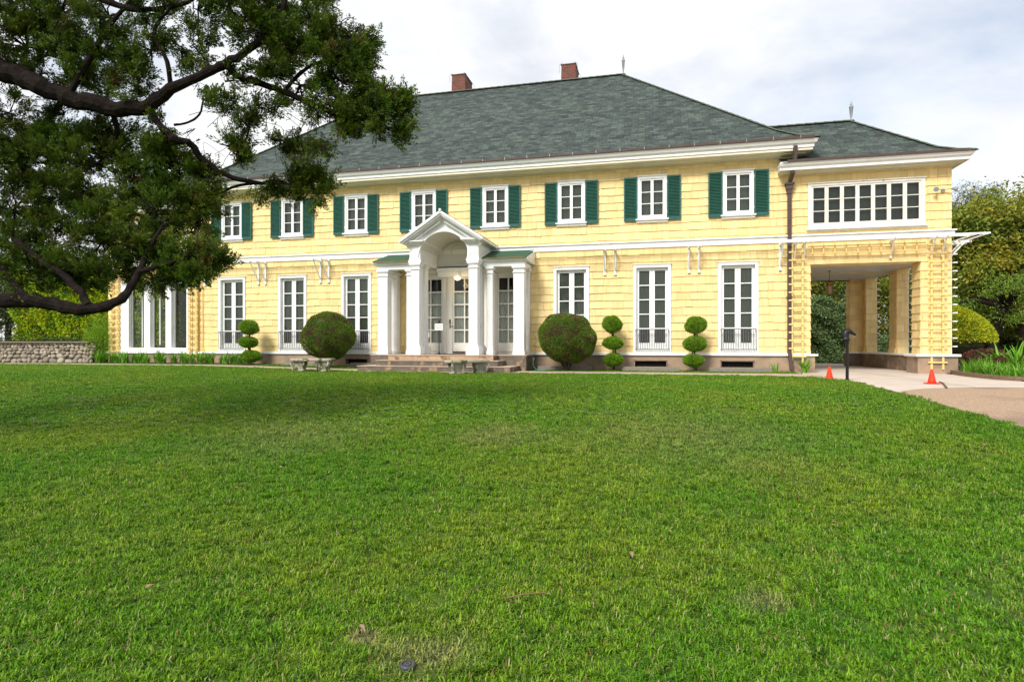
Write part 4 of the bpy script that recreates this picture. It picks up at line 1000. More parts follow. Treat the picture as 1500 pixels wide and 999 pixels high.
# side porches: beam, ceiling and little green shed roofs
for sg in (-1, 1):
    a, b = sorted((PX+sg*1.20, PX+sg*2.60)); e0, e1 = sorted((PX+sg*1.22, PX+sg*2.72))
    bm = MB(); bm.box(a, b, YS-.01, YS+.33, 3.42, 3.58); bm.box(e0, e1, YS-.08, -.02, 3.58, 3.62); bm.box(e0, e1, YS-.13, -.02, 3.62, 3.675)
    xo0, xo1 = sorted((PX+sg*2.28, PX+sg*2.60)); bm.box(xo0, xo1, YS+.33, -.02, 3.42, 3.58)
    bm.box(a, b, YS+.33, -.02, 3.55, 3.578)
    x = PX+sg*2.72; bm.add([(x,YS-.13,3.676),(x,-.02,3.676),(x,-.02,4.06),(x-sg*.03,YS-.13,3.676),(x-sg*.03,-.02,3.676),(x-sg*.03,-.02,4.06)],[(0,1,2),(5,4,3),(0,2,5,3)])
    bm.build('side_porch_beam', M['white'], portico, bevel=.003)
    e0, e1 = sorted((PX+sg*1.20, PX+sg*2.70))
    MB().add([(e0,YS-.17,3.67),(e1,YS-.17,3.67),(e1,-.02,4.08),(e0,-.02,4.08),(e0,YS-.17,3.695),(e1,YS-.17,3.695),(e1,-.02,4.11),(e0,-.02,4.11)],[(0,3,2,1),(4,5,6,7),(0,1,5,4),(1,2,6,5),(3,0,4,7)]).build('side_porch_roof', M['copper'], portico)
    MB().box(e0+.12, e1-.04, YS-.19, YS-.17, 3.655, 3.685).build('copper_edge', M['brass'], portico)
lp = MB(); lp.lathe([(.02,3.22),(.10,3.20),(.12,3.16),(.10,3.11),(.04,3.08)], -6.60, -.45, 16)
lo = lp.build('porch_lamp', M['lamp'], portico, smooth=True)
MB().box(-6.62,-6.58,-.5,-.1,3.23,3.26).build('lamp_arm', M['white'], portico)
ld = bpy.data.lights.new('porch_light','POINT'); ld.energy = 2.5; ld.color = (1,.75,.45); ld.shadow_soft_size = .1
lo_ = link(bpy.data.objects.new('porch_light', ld)); lo_.location = (-6.60,-.45,2.98)
# things on the porch
MB().box(-7.15,-5.95,-1.25,-.45,.521,.535).build('door_mat', M['matting'], loc=(-6.5,-.85,.52)); tag(bpy.data.objects['door_mat'], 'black rubber door mat on the porch in front of the french doors', 'door mat')
sg_ = pxw(640,518,19.4); sx = -7.05
st = empty('sign_stand', (sx,-1.05,.521)); tag(st, 'small white notice on a thin black post standing on the porch', 'sign')
MB().lathe([(.16,.522),(.16,.535),(.05,.55),(.02,.60)], sx, -1.05, 20).build('base', M['iron'], st)
MB().lathe([(.014,.59),(.014,1.60),(.03,1.60),(.03,1.64),(.018,1.68)], sx, -1.05, 10).build('post', M['iron'], st)
sp = MB().box(sx-.145,sx+.145,-1.08,-1.07,1.34,1.56).build('sign_panel', M['signw'], st)
text('No Tours', .062, M['inkred'], 'lettering', sp, (sx,-1.082,1.47), (R(90),0,0)); text('or Entrance', .05, M['ink'], 'lettering', sp, (sx,-1.082,1.395), (R(90),0,0))

# hanging lantern under the carport
lx, ly = 6.04, 3.0
ln = empty('hanging_lantern', (lx,ly,3.46)); tag(ln, 'small brass lantern hanging on a rod from the carport ceiling', 'lantern')
MB().tube([(lx,ly,3.455),(lx,ly,3.13)],.008,6).lathe([(.05,3.44),(.05,3.455)],lx,ly,12).tube([(lx-.05,ly,3.0),(lx-.03,ly,3.12),(lx,ly,3.14),(lx+.03,ly,3.12),(lx+.05,ly,3.0)],.007,6).build('hanger', M['bronze'], ln)
MB().lathe([(.13,2.93),(.11,2.97),(.11,3.03),(.06,3.07),(.02,3.09)],lx,ly,6).build('cap', M['brass'], ln)
c_ = MB().lathe([(.115,2.64),(.125,2.66),(.125,2.675)],lx,ly,6)
for k in range(6):
    a = math.pi/3*k; c_.bar((lx+.11*math.cos(a),ly+.11*math.sin(a),2.67),(lx+.115*math.cos(a),ly+.115*math.sin(a),2.94),.012,.012)
for z in (2.74,2.81,2.88): c_.tube([(lx+.115*math.cos(math.pi/3*k),ly+.115*math.sin(math.pi/3*k),z) for k in range(7)],.006,5)
c_.build('cage', M['brass'], ln)
M['frost'] = mat('frosted_glass', (.5,.46,.36), (.42,.38,.3), rough=.3)
MB().lathe([(.09,2.68),(.095,2.92)],lx,ly,6).build('glass', M['frost'], ln)

# ------------------------------------------------------------------ drive furniture
def cone(px, py, label):
    p = gnd(px, py); o = empty('traffic_cone', p); tag(o, label, 'traffic cone', 'traffic cones on the drive')
    z = p.z
    b = MB(); r = .125; q = [(p.x-r,p.y-r),(p.x+r,p.y-r),(p.x+r,p.y+r),(p.x-r,p.y+r)]
    b.box(p.x-r,p.x+r,p.y-r,p.y+r,z+.002,z+.022); b.build('base', M['orange'], o, bevel=.008)
    MB().lathe([(.085,z+.022),(.078,z+.05),(.062,z+.13),(.045,z+.21),(.028,z+.30),(.024,z+.315),(.012,z+.315)],p.x,p.y,24).build('cone', M['orange'], o, smooth=True)
    return p
cone(1215,556,'orange traffic cone standing beside the lawn near the black horse-head post')
c2 = cone(1365,562,'orange traffic cone before the right carport pier, a dark cable at its foot')
cbl = MB(); pts = [gnd(1376,561),gnd(1381,562.5),gnd(1384,566),gnd(1387,569.5)]
cbl.tube(smooth_path([p+Vector((0,0,.02)) for p in pts],5), .016, 8)
tag(cbl.build('cable', M['rubber'], loc=tuple(pts[0])), 'short dark cable lying on the concrete beside the right cone', 'cable')
# hitching post with a horse head
p = gnd(1241,558.5); hp = empty('hitching_post', p); tag(hp, 'black iron hitching post with a horse head top at the lawn edge', 'hitching post')
z = p.z
sh_ = MB(); sh_.lathe([(.045,z),(.045,z+.05),(.034,z+.06),(.034,z+.88),(.045,z+.89),(.045,z+.91),(.036,z+.92),(.05,z+.94),(.06,z+.97),(.045,z+1.0)],p.x,p.y,16); sh_.build('post', M['iron'], hp, smooth=False)
# head: loft of elliptical sections along a bent neck, facing right
def loft(mb, secs, n=14, c=.5):
    vs = []; fs = []
    for (cx, cz, dx, dz, rw, rh) in secs:
        d = Vector((dx,0,dz)).normalized(); up = Vector((-d.z,0,d.x)); sd_ = Vector((0,1,0))
        for k in range(n):
            a = 2*math.pi*k/n; vs.append(Vector((p.x+cx,p.y,z+cz))+up*math.cos(a)*rh+sd_*math.sin(a)*rw)
    for i in range(len(secs)-1):
        for k in range(n): k2 = (k+1)%n; fs.append((i*n+k,i*n+k2,(i+1)*n+k2,(i+1)*n+k))
    fs.append(tuple(range(n))); fs.append(tuple((len(secs)-1)*n+k for k in range(n)))
    mb.add(vs, fs, c)
hd = MB(); loft(hd, [(-.02,.97,0,1,.058,.065),(-.032,1.03,-.1,1,.05,.07),(-.03,1.09,.05,1,.042,.072),(-.01,1.14,.5,1,.036,.066),(.03,1.165,1,.35,.036,.055),(.065,1.155,1,-.35,.036,.05),(.10,1.13,1,-.55,.032,.04),(.135,1.105,1,-.65,.026,.031),(.165,1.083,1,-.7,.026,.030),(.182,1.07,1,-.75,.018,.02)])
hdo = hd.build('horse_head', M['iron'], hp, smooth=True)
e_ = MB()
for s in (-1,1): e_.add([(p.x+.0,p.y+s*.012,z+1.19),(p.x+.03,p.y+s*.012,z+1.20),(p.x+.015,p.y+s*.034,z+1.19),(p.x+.012,p.y+s*.026,z+1.245)],[(0,1,3),(1,2,3),(2,0,3)])
e_.build('ears', M['iron'], hdo)
mn = MB(); mn.tube(smooth_path([(p.x+.03,p.y,z+1.215),(p.x-.03,p.y,z+1.195),(p.x-.075,p.y,z+1.14),(p.x-.095,p.y,z+1.07),(p.x-.085,p.y,z+1.0)],3),[.012]+[.018]*11+[.01],7); mn.build('mane', M['iron'], hdo)
MB().tube([(p.x+.15+.022*math.cos(a),p.y,z+1.045+.022*math.sin(a)) for a in np.linspace(0,6.283,11)],.005,5).build('ring', M['lead'], hdo)

# stone benches
def bench(cx, cy, rz, label):
    b = empty('stone_bench', (cx,cy,terr(cx,cy)+.012)); tag(b, label, 'bench', 'cast stone garden benches')
    z = terr(cx,cy)+.012; H = .40; w_ = 1.45; dp = .40
    def rot(mb):
        c, s = math.cos(rz), math.sin(rz); mb.v = [(cx+x*c-y*s, cy+x*s+y*c, zz) for x, y, zz in mb.v]
    t = MB(); ncv = 20; prof = [(-.01,H-.085),(.025,H-.075),(.03,H-.05),(.028,H-.02),(.01,H)]
    for (e, zz) in prof:
        for k in range(ncv):
            a = 2*math.pi*k/ncv; ca, sa = math.cos(a), math.sin(a); q = 6
            rx = w_/2+e; ry = dp/2+e; r_ = 1/((abs(ca/rx)**q+abs(sa/ry)**q)**(1/q)); x, y = r_*ca, r_*sa
            y += -.08*(1-(x/(w_/2))**2)+.04
            t.v.append((x, y, z+zz))
    for i in range(len(prof)-1):
        for k in range(ncv): k2 = (k+1)%ncv; t.f.append((i*ncv+k,i*ncv+k2,(i+1)*ncv+k2,(i+1)*ncv+k)); t.c.append(.5)
    t.f.append(tuple((len(prof)-1)*ncv+k for k in range(ncv))); t.c.append(.5); t.f.append(tuple(reversed(range(ncv)))); t.c.append(.5)
    rot(t); t.build('seat', M['benchstone'], b)
    for sx_ in (-.40,.40):
        l = MB(); secs = [(0,.17,.13),(.04,.175,.135),(.06,.15,.12),(.14,.165,.13),(.22,.20,.15),(.27,.195,.15),(H-.085,.215,.16)]
        n = 16
        for (zz, rx, ry) in secs:
            for k in range(n):
                a = 2*math.pi*k/n; q = 4.5; ca, sa = math.cos(a), math.sin(a); r_ = 1/((abs(ca/rx)**q+abs(sa/ry)**q)**(1/q))
                l.v.append((sx_+r_*ca, r_*sa, z+zz))
        for i in range(len(secs)-1):
            for k in range(n): k2 = (k+1)%n; l.f.append((i*n+k,i*n+k2,(i+1)*n+k2,(i+1)*n+k)); l.c.append(.1+random.random()*.5)
        for sy in (-1,1):      # scrolls on the outer edges
            l.tube([(sx_+.2*sy,-.15,z+.30),(sx_+.215*sy,-.16,z+.24),(sx_+.19*sy,-.16,z+.18),(sx_+.15*sy,-.14,z+.10),(sx_+.17*sy,-.14,z+.03)],[.03,.04,.035,.03,.035],6)
        rot(l); l.build('leg', M['benchstone'], b)
bench(-10.15,-3.75, R(2), 'mossy stone bench on the lawn edge in front of the left round bush')
bench(-5.22,-3.62, R(50), 'mossy stone bench on the lawn in front of the porch steps')

# ------------------------------------------------------------------ foliage tools
def leaves(name, P, D, L_, W_, m, parent=None, loc=None, tone=None, up=.3):
    """P roots (N,3), D unit directions, one folded leaf quad each, as a single mesh"""
    n = len(P); r = RNG.normal(size=(n,3)); r[:,2] += up
    S_ = np.cross(D, r); S_ /= np.linalg.norm(S_,axis=1)[:,None]+1e-9
    L_ = np.broadcast_to(L_, (n,))[:,None]; W_ = np.broadcast_to(W_, (n,))[:,None]
    V = np.empty((n,4,3)); V[:,0] = P; V[:,1] = P+D*L_*.5+S_*W_*.5; V[:,2] = P+D*L_; V[:,3] = P+D*L_*.5-S_*W_*.5
    off = wloc(parent) if parent is not None else Vector(loc or (0,0,0)); V -= np.array(off)
    me = bpy.data.meshes.new(name); me.vertices.add(4*n); me.vertices.foreach_set('co', V.reshape(-1).astype(np.float32))
    me.loops.add(4*n); me.loops.foreach_set('vertex_index', np.arange(4*n, dtype=np.int32)); me.polygons.add(n)
    me.polygons.foreach_set('loop_start', np.arange(0,4*n,4,dtype=np.int32)); me.polygons.foreach_set('loop_total', np.full(n,4,dtype=np.int32))
    at = me.attributes.new('tone','FLOAT','FACE'); t = tone if tone is not None else RNG.uniform(0,1,n); at.data.foreach_set('value', t.astype(np.float32))
    me.materials.append(m); me.update(); me.validate()
    o = link(bpy.data.objects.new(name, me))
    if parent is not None: o.parent = parent
    elif loc: o.location = loc
    return o
def unit(a): return a/(np.linalg.norm(a,axis=-1,keepdims=True)+1e-9)
def ellipsoid_leaves(c, rad, n, thick=.12, lift=.25, bumps=0.0, zmin=-2, seed=0, spread=.8):
    """leaves over the skin of an ellipsoid, with lumps"""
    d = unit(RNG.normal(size=(n*2,3))); d = d[d[:,2] > zmin][:n]
    r = np.ones(len(d))
    if bumps:
        ph = RNG.uniform(0,6.28,(6,)); fr = RNG.normal(size=(6,3))*3.5
        r += bumps*np.mean(np.sin(d@fr.T+ph),axis=1)*2
    r -= np.abs(RNG.normal(size=len(d)))*thick
    P = np.array(c)+d*np.array(rad)*r[:,None]; nn = unit(d/np.array(rad))
    D = unit(nn+RNG.normal(size=nn.shape)*spread+np.array([0,0,lift])); return P, D
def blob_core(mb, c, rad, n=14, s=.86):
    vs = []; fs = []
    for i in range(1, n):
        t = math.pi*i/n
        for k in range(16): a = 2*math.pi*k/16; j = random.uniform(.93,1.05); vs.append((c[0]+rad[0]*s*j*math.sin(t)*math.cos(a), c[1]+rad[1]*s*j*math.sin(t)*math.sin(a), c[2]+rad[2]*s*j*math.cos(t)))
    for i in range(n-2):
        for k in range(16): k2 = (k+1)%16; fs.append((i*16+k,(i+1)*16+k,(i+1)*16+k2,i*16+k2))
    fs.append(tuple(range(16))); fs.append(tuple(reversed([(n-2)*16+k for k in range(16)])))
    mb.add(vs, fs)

# round clipped bushes either side of the entrance
def ball_bush(cx, cy, r, zc, rz, label):
    g = terr(cx, cy); o = empty('round_bush', (cx,cy,g)); tag(o, label, 'bush', 'clipped round bushes')
    P, D = ellipsoid_leaves((cx,cy,zc), (r,r,rz), 56000, thick=.05, bumps=.08, spread=.9)
    leaves('foliage', P, D, RNG.uniform(.025,.05,len(P)), .017, M['ball'], o)
    c = MB(); blob_core(c, (cx,cy,zc), (r,r,rz), s=.90); c.build('inner_growth', M['core'], o)
    t = MB()
    for k in range(7): a = k*.9; t.tube([(cx+.05*math.cos(a),cy+.05*math.sin(a),g-.03),(cx+.10*math.cos(a),cy+.1*math.sin(a),g+.16),(cx+.42*r*math.cos(a),cy+.42*r*math.sin(a),zc-rz*.55)],[.05,.04,.03],6)
    t.build('stem', M['barkp'], o)
ball_bush(-11.12,-1.20,.90,1.15,.84,'clipped round dark green bush behind the left stone bench')
ball_bush(-2.69,-1.20,.87,1.07,.82,'clipped round dark green bush between the portico and the tiered topiary')
def topiary(cx, cy, balls, label, bs=1):
    g = terr(cx, cy); o = empty('topiary_shrub', (cx,cy,g)); tag(o, label, 'topiary', 'three-tier topiary shrubs')
    for (dx, zc, rx, rz) in balls:
        P, D = ellipsoid_leaves((cx+dx,cy,zc), (rx,rx,rz), 11000, thick=.17, bumps=.10, spread=.75)
        q = leaves('foliage_ball', P, D, RNG.uniform(.03,.06,len(P)), .012, M['topiary'], o)
        c = MB(); blob_core(c, (cx+dx,cy,zc), (rx,rx,rz), n=10, s=.60); c.build('inner_growth', M['core'], q)
    t = MB(); pts = [(cx+.02,cy,g-.03)]+[(cx+dx*.6+random.uniform(-.04,.04),cy,zc) for dx, zc, rx, rz in balls]
    for k in range(3): t.tube(smooth_path([(a+random.uniform(-.07,.07),b+random.uniform(-.05,.05),c_) for a,b,c_ in pts],3),.02,6)
    t.build('stem', M['barkp'], o)
topiary(-1.28,-.62,[(.02,.37,.33,.19),(0,.91,.33,.20),(-.01,1.51,.30,.27)],'three-tiered green topiary between the right round bush and a french window')
topiary(1.27,-.62,[(-.04,.35,.30,.19),(-.02,.88,.33,.23),(.01,1.47,.32,.26)],'three-tiered green topiary between the two rightmost french windows')
topiary(-14.66,-.75,[(.08,.42,.36,.22),(-.03,.94,.34,.20),(.0,1.50,.34,.26)],'three-tiered green topiary at the left end of the flower border')

# strap-leaved plants
def strap_clump(cx, cy, z, h, n, label, group, m=None, wd=.022, name='strap_leaf_plant', cat='plant', spread=1.0, flower=False):
    mb = MB(); 
    for k in range(n):
        a = random.uniform(0,6.283); L0 = h*random.uniform(.7,1.25); b = random.uniform(.25,1.0)*spread; c = random.random(); w2 = wd*random.uniform(.7,1.2)
        pts = []; N_ = 5
        for j in range(N_+1):
            t = j/N_; ang = b*(.25+1.1*t); 
            pts.append((L0*t*math.sin(ang*.8), L0*t*math.cos(ang*.75)))
        bx = cx+random.uniform(-.09,.09); by = cy+random.uniform(-.09,.09); s = (-math.sin(a), math.cos(a)); vs = []
        for j, (r_, zz) in enumerate(pts):
            w3 = w2*(1-.9*(j/N_)**2.2); x = bx+r_*math.cos(a); y = by+r_*math.sin(a)
            vs += [(x-s[0]*w3/2, y-s[1]*w3/2, z+zz), (x+s[0]*w3/2, y+s[1]*w3/2, z+zz)]
        mb.add(vs, [(2*j,2*j+1,2*j+3,2*j+2) for j in range(N_)], c)
    return tag(mb.build(name, m or M['strap'], loc=(cx,cy,z)), label, cat, group)
for i, x in enumerate(np.arange(-21.4,-14.9,.27)):
    strap_clump(x+random.uniform(-.1,.1), -.62+random.uniform(-.2,.2), terr(x,-.6)+.01, .46+.10*math.sin(i*2.1), 46,
                'strappy green plant in the border under the left end of the house', 'strap-leaved plants in the left border', wd=.03)
strap_clump(-21.4,-.9,terr(-21,-1)+.01,.55,46,'tall strappy green clump at the far left corner of the house',None, wd=.03)
strap_clump(3.62,-.38,0,.38,26,'small strappy green clump just left of the brown downspout foot',None)
strap_clump(4.45,-.42,0,.52,46,'bushy strappy green clump at the foot of the ladder trellis beside the carport entrance',None, wd=.03)
k = 0
for y in np.arange(-3.6,-.1,.36):
    for x in (8.62, 9.0, 9.45):
        strap_clump(x+random.uniform(-.1,.1)+(.15 if y > -1 else 0), y+random.uniform(-.1,.1), .02, .40+random.uniform(-.05,.08), 44,
                    'grassy bright green plant in the bed right of the drive', 'grassy plants in the right bed', wd=.022)
for x in np.arange(9.8, 13.2, .42):
    strap_clump(x, -3.6+random.uniform(-.1,.1), .02, .36, 40, 'grassy bright green plant in the bed right of the drive', 'grassy plants in the right bed')
for (px, py, d, h_, lb) in ((1462,528,16.9,.85,'large broad strappy plant behind the grassy plants, nearest the purple-leaved shrub'),(1489,533,16.2,.85,'large broad strappy plant at the right edge of the photograph')):
    q = pxw(px, py, d); strap_clump(q.x, q.y, .02, h_, 34, lb, None, wd=.075, spread=1.05, name='broad_leaf_plant')
def shrub(cx, cy, z, rad, n, L_, W_, m, label, name='shrub', cat='shrub', core=True, bumps=.12, group=None, thick=.16, spread=.9, stem=True):
    o = empty(name, (cx,cy,z)); tag(o, label, cat, group); zc = z+rad[2]
    P, D = ellipsoid_leaves((cx,cy,zc), rad, n, thick=thick, bumps=bumps, spread=spread)
    leaves('foliage', P, D, RNG.uniform(L_*.7,L_*1.3,len(P)), W_, m, o)
    if core: c = MB(); blob_core(c, (cx,cy,zc), rad, s=.68); c.build('inner_growth', M['core'], o)
    if stem: MB().tube([(cx,cy,z-.1),(cx,cy,zc)],.05,6).build('stem', M['barkp'], o)
    return o
q = pxw(1444,525,17.6); shrub(q.x,q.y,0,(.62,.4,.36),3600,.06,.04,M['redleaf'],'low purple-red leaved shrub in the right bed')
q = pxw(1478,535,16.6); shrub(q.x,q.y,0,(.6,.45,.26),3600,.06,.035,M['redleaf'],'low reddish ground shrub beneath the broad strappy plants')
# golden shrub on a stem: dome
q = pxw(1388,505,21.5)
o = empty('golden_shrub', (q.x,q.y,0)); tag(o, 'clipped dome of golden green leaves just right of the carport corner', 'shrub')
P, D = ellipsoid_leaves((q.x,q.y,.95),(1.42,1.3,1.25),26000,thick=.05,bumps=.05,zmin=.0,spread=.8); leaves('foliage',P,D,RNG.uniform(.05,.09,len(P)),.04,M['golden'],o)
c = MB(); blob_core(c,(q.x,q.y,1.15),(1.35,1.2,1.0),s=.85); c.build('inner_growth',M['core'],o)
MB().tube([(q.x,q.y,-.1),(q.x,q.y,1.2)],.07,8).build('stem',M['barkp'],o)

# hedges
def hedge(x0, x1, y0, y1, z0, z1, n, L_, W_, m, label, name='hedge', skew=0.0, cat='hedge', amp=.22):
    """irregular leafy wall facing the camera"""
    o = empty(name, ((x0+x1)/2,(y0+y1)/2,z0)); tag(o, label, cat)
    nx = int((x1-x0)/.25)+2; nz_ = int((z1-z0)/.25)+2; ph = RNG.uniform(0,6.28,8); fr = RNG.uniform(1.0,5.5,(8,2))
    def bump(x, z): return sum(math.sin(fr[k][0]*x+fr[k][1]*z+ph[k]) for k in range(8))/8*amp*2
    nf = int(n*.78); X = RNG.uniform(x0,x1,nf); Zz = RNG.uniform(z0,z1,nf)
    B = sum(np.sin(fr[k][0]*X+fr[k][1]*Zz+ph[k]) for k in range(8))/8*amp*2
    Y = y0-B+np.abs(RNG.normal(size=nf))*.10+skew*(X-x0)-.25*np.clip((z0+.8-Zz),0,1)+.5*np.clip(Zz-(z1-.35),0,1)
    P = np.stack([X,Y,Zz],1); D = unit(RNG.normal(size=(nf,3))*.75+np.array([0,-1.0,-.1]))
    nt_ = n-nf; X = RNG.uniform(x0,x1,nt_); Y = RNG.uniform(y0,y1,nt_); Zt = z1-.12+.18*np.sin(X*1.9+ph[0])+.12*np.sin(X*4.7+ph[1])+RNG.normal(size=nt_)*.07
    P2 = np.stack([X,Y+skew*(X-x0),Zt],1); D2 = unit(RNG.normal(size=(nt_,3))*.6+np.array([0,-.4,.9]))
    P = np.concatenate([P,P2]); D = np.concatenate([D,D2])
    leaves('foliage', P, D, RNG.uniform(L_*.7,L_*1.3,len(P)), W_, m, o)
    c = MB(); 
    for i in range(nx):
        for j in range(nz_):
            x = x0+(x1-x0)*i/(nx-1); z = z0+(z1-.15-z0)*j/(nz_-1); c.v.append((x, y0+.16-bump(x,z)+skew*(x-x0), z))
    for i in range(nx-1):
        for j in range(nz_-1): c.f.append((i*nz_+j,(i+1)*nz_+j,(i+1)*nz_+j+1,i*nz_+j+1)); c.c.append(.5)
    c.box(x0,x1,y0+.55+max(0,skew*(x1-x0)),y1+max(.5,skew*(x1-x0)+.3),z0,z1-.35)
    c.build('inner_growth', M['core'], o)
    return o
hedge(-31,-20.7,3.0,4.2,.55,4.25,34000,.13,.075,M['hedge'],'tall yellow-green leafy hedge above the stone retaining wall')
hedge(-21.2,-16.5,6.6,7.6,.1,3.9,17000,.13,.075,M['hedge'],'yellow-green hedge seen through the sunroom glass')
hedge(2.2,9.2,12.2,13.2,0,3.0,26000,.12,.06,M['dkhedge'],'dark green leafy hedge seen through the carport', amp=.3)
hedge(9.5,30,13.2,14.5,0,1.35,30000,.10,.05,M['dkhedge'],'low dark clipped hedge beyond the golden shrub', amp=.05)
# ivy bank
hedge(-31,-21.9,.9,3.0,.5,1.05,14000,.07,.05,M['ivy'],'grey-green ivy spilling over the bank above the stone wall', name='ivy', cat='ivy', amp=.08)
q = pxw(150,505,24.6); shrub(q.x,q.y,.1,(.75,.6,1.0),9000,.06,.02,M['topiary'],'loose light green shrub between the stone wall and the house corner',core=False,thick=.4)

# stone retaining wall
A = Vector((-31,-1.25,0)); B = Vector((-22.35,-.35,0)); sw = empty('stone_wall', ((A.x+B.x)/2,-.9,0)); tag(sw, 'low retaining wall of rounded river stones left of the house', 'wall')
wd_ = (B-A).normalized(); nn = Vector((wd_.y,-wd_.x,0)); Lw = (B-A).length; zt = .93
core = MB(); a1 = A-nn*.05; b1 = B-nn*.05; core.bar(a1+Vector((0,0,.42)), b1+Vector((0,0,.42)), .12, .98); core.bar(A-nn*1.1+Vector((0,0,.2)), B-nn*1.1+Vector((0,0,.2)), 2.0, .75); core.build('mortar', M['mortar'], sw)
st_ = MB()
def stone(mb, cx, cz, rx, rz, dep, c, tilt):
    vs = []; fs = []; n, m_ = 10, 4; jit = [random.uniform(.88,1.1) for _ in range(n)]
    for i in range(m_):
        t = (math.pi/2)*i/m_
        for k in range(n):
            a = 2*math.pi*k/n; ex = rx*math.cos(t)**.6*jit[k]*math.cos(a); ez = rz*math.cos(t)**.6*jit[k]*math.sin(a)
            x = ex*math.cos(tilt)-ez*math.sin(tilt); zz = ex*math.sin(tilt)+ez*math.cos(tilt)
            vs.append(A+wd_*(cx+x)+nn*(.0+dep*math.sin(t))+Vector((0,0,cz+zz)))
    for i in range(m_-1):
        for k in range(n): k2 = (k+1)%n; fs.append((i*n+k,i*n+k2,(i+1)*n+k2,(i+1)*n+k))
    fs.append(tuple((m_-1)*n+k for k in range(n))); mb.add(vs, fs, c)
z = .08; rows = [.11,.085,.075,.07,.06,.055]
for r_, rh in enumerate(rows):
    x = random.uniform(0,.1)
    while x < Lw:
        rx = random.uniform(.06,.17)*(1.1 if r_ < 2 else .9); stone(st_, x+rx, z+rh*random.uniform(.6,1.35), rx*1.02, rh*random.uniform(.85,1.35), random.uniform(.05,.11), random.random(), random.gauss(0,.35)); x += 2*rx*.98
    z += rh*1.85
st_.build('stones', M['wallstone'], sw, smooth=True)
MB().bar(A-nn*.02+Vector((0,0,zt+.025)), B-nn*.02+Vector((0,0,zt+.025)), .36, .055).build('coping', M['coping'], sw, bevel=.01)

# ------------------------------------------------------------------ trees
def grow(mb, p, d, r, L_, depth, tips, curve=.25, split=3, up=.1):
    n = 4; pts = [p.copy()]; rad = [r]; q = p.copy(); dd = d.normalized()
    for k in range(n):
        dd = (dd+Vector((random.gauss(0,curve),random.gauss(0,curve),random.gauss(0,curve*.6)+up))*.5).normalized(); q = q+dd*L_/n; pts.append(q.copy()); rad.append(r*(1-.45*(k+1)/n))
    mb.tube(pts, rad, 7 if r > .03 else 5)
    if depth == 0: tips.append((q.copy(), dd.copy())); return
    for k in range(split):
        nd = (dd+Vector((random.gauss(0,.6),random.gauss(0,.6),random.gauss(0,.35)))).normalized()
        grow(mb, pts[random.choice([2,3,4])] if k else q, nd, rad[-1]*.75, L_*.72, depth-1, tips, curve, split, up)
def tree(name, base, h, crown, nleaf, L_, W_, m, label, cat='tree', group=None, blobs=16, br=.7, trunk_r=.22, clumps=True, hang=0, bare=False, barkm=None):
    """crown = (cx, cy, cz, rx, ry, rz); leaves in clumps round branch tips"""
    o = empty(name, base); tag(o, label, cat, group)
    t = MB(); tips = []; b = Vector(base); cx, cy, cz, rx, ry, rz = crown
    top = Vector((cx,cy,cz-rz*.45)); t.tube(smooth_path([b-Vector((0,0,.15)), b.lerp(top,.5)+Vector((random.uniform(-.2,.2),0,0)), top],4), list(np.linspace(trunk_r,trunk_r*.6,9)), 10)
    t.build('trunk', barkm or M['barkp'], o)
    bm_ = MB(); P = []; D = []; per = max(40, nleaf//(blobs*9))
    for k in range(blobs):
        dv_ = unit(RNG.normal(size=3)); rr = RNG.uniform(.55,.95)
        c = np.array([cx,cy,cz])+dv_*np.array([rx,ry,rz])*rr
        s = top.lerp(Vector((cx,cy,cz)), random.uniform(0,.8)); e = Vector(c)
        mid = s.lerp(e,.5)+Vector((random.uniform(-.3,.3),random.uniform(-.3,.3),.25))
        bm_.tube(smooth_path([s,mid,e],3), list(np.linspace(trunk_r*.42,.02,7)), 6)
        for j in range(9):
            e2 = e+Vector(RNG.normal(size=3)*np.array([rx,ry,rz])*.20); bm_.tube([mid.lerp(e,random.uniform(.3,1)), e2], [.02,.006], 4)
            if bare: 
                for _ in range(3): bm_.tube([e2, e2+Vector(RNG.normal(size=3))*.45], [.01,.004], 4)
            else:
                sg = br*RNG.uniform(.28,.5); pp = RNG.normal(size=(per,3))*np.array([sg,sg,sg*.62])+np.array(e2); pp[:,2] -= hang*np.abs(RNG.normal(size=per))
                P.append(pp); D.append(unit((pp-np.array(e2))*1.2+RNG.normal(size=(per,3))*.5+np.array([0,0,-.25-hang])))
    bm_.build('branches', barkm or M['barkp'], o)
    if not bare:
        P = np.concatenate(P); D = np.concatenate(D); leaves('foliage', P, D, RNG.uniform(L_*.7,L_*1.3,len(P)), W_, m, o)
    return o
q = pxw(1500,530,27); tree('broadleaf_tree', (q.x,q.y,0), 9, (q.x-.2,q.y,4.7,3.9,3.0,2.95), 56000, .19,.085, M['bigtree'], 'large broadleaf tree with yellowing leaves beside the right end of the house', blobs=30, br=.95)
q = pxw(1438,500,34); tree('pepper_tree', (q.x,q.y,0), 11, (q.x,q.y,8.1,2.4,2,1.9), 12000, .16,.03, M['bgtree'], 'pale feathery tree top rising behind the large broadleaf tree', blobs=10, br=.7, hang=.3)
q = pxw(1455,528,23.0); tree('feathery_tree', (q.x,q.y,0), 5, (q.x+.4,q.y,2.55,2.3,1.3,.95), 7500, .12,.032, M['feather'], 'small feathery light green tree with a dark leaning trunk beyond the right bed', blobs=13, br=.42, trunk_r=.2, hang=.10, barkm=M['bark'])
q = pxw(1560,520,24); tree('feathery_tree', (q.x,q.y,0), 5, (q.x+.6,q.y,3.0,2.0,1.5,1.2), 10000, .08,.035, M['bigtree'], 'drooping green tree at the right edge of the photograph', blobs=12, br=.6)
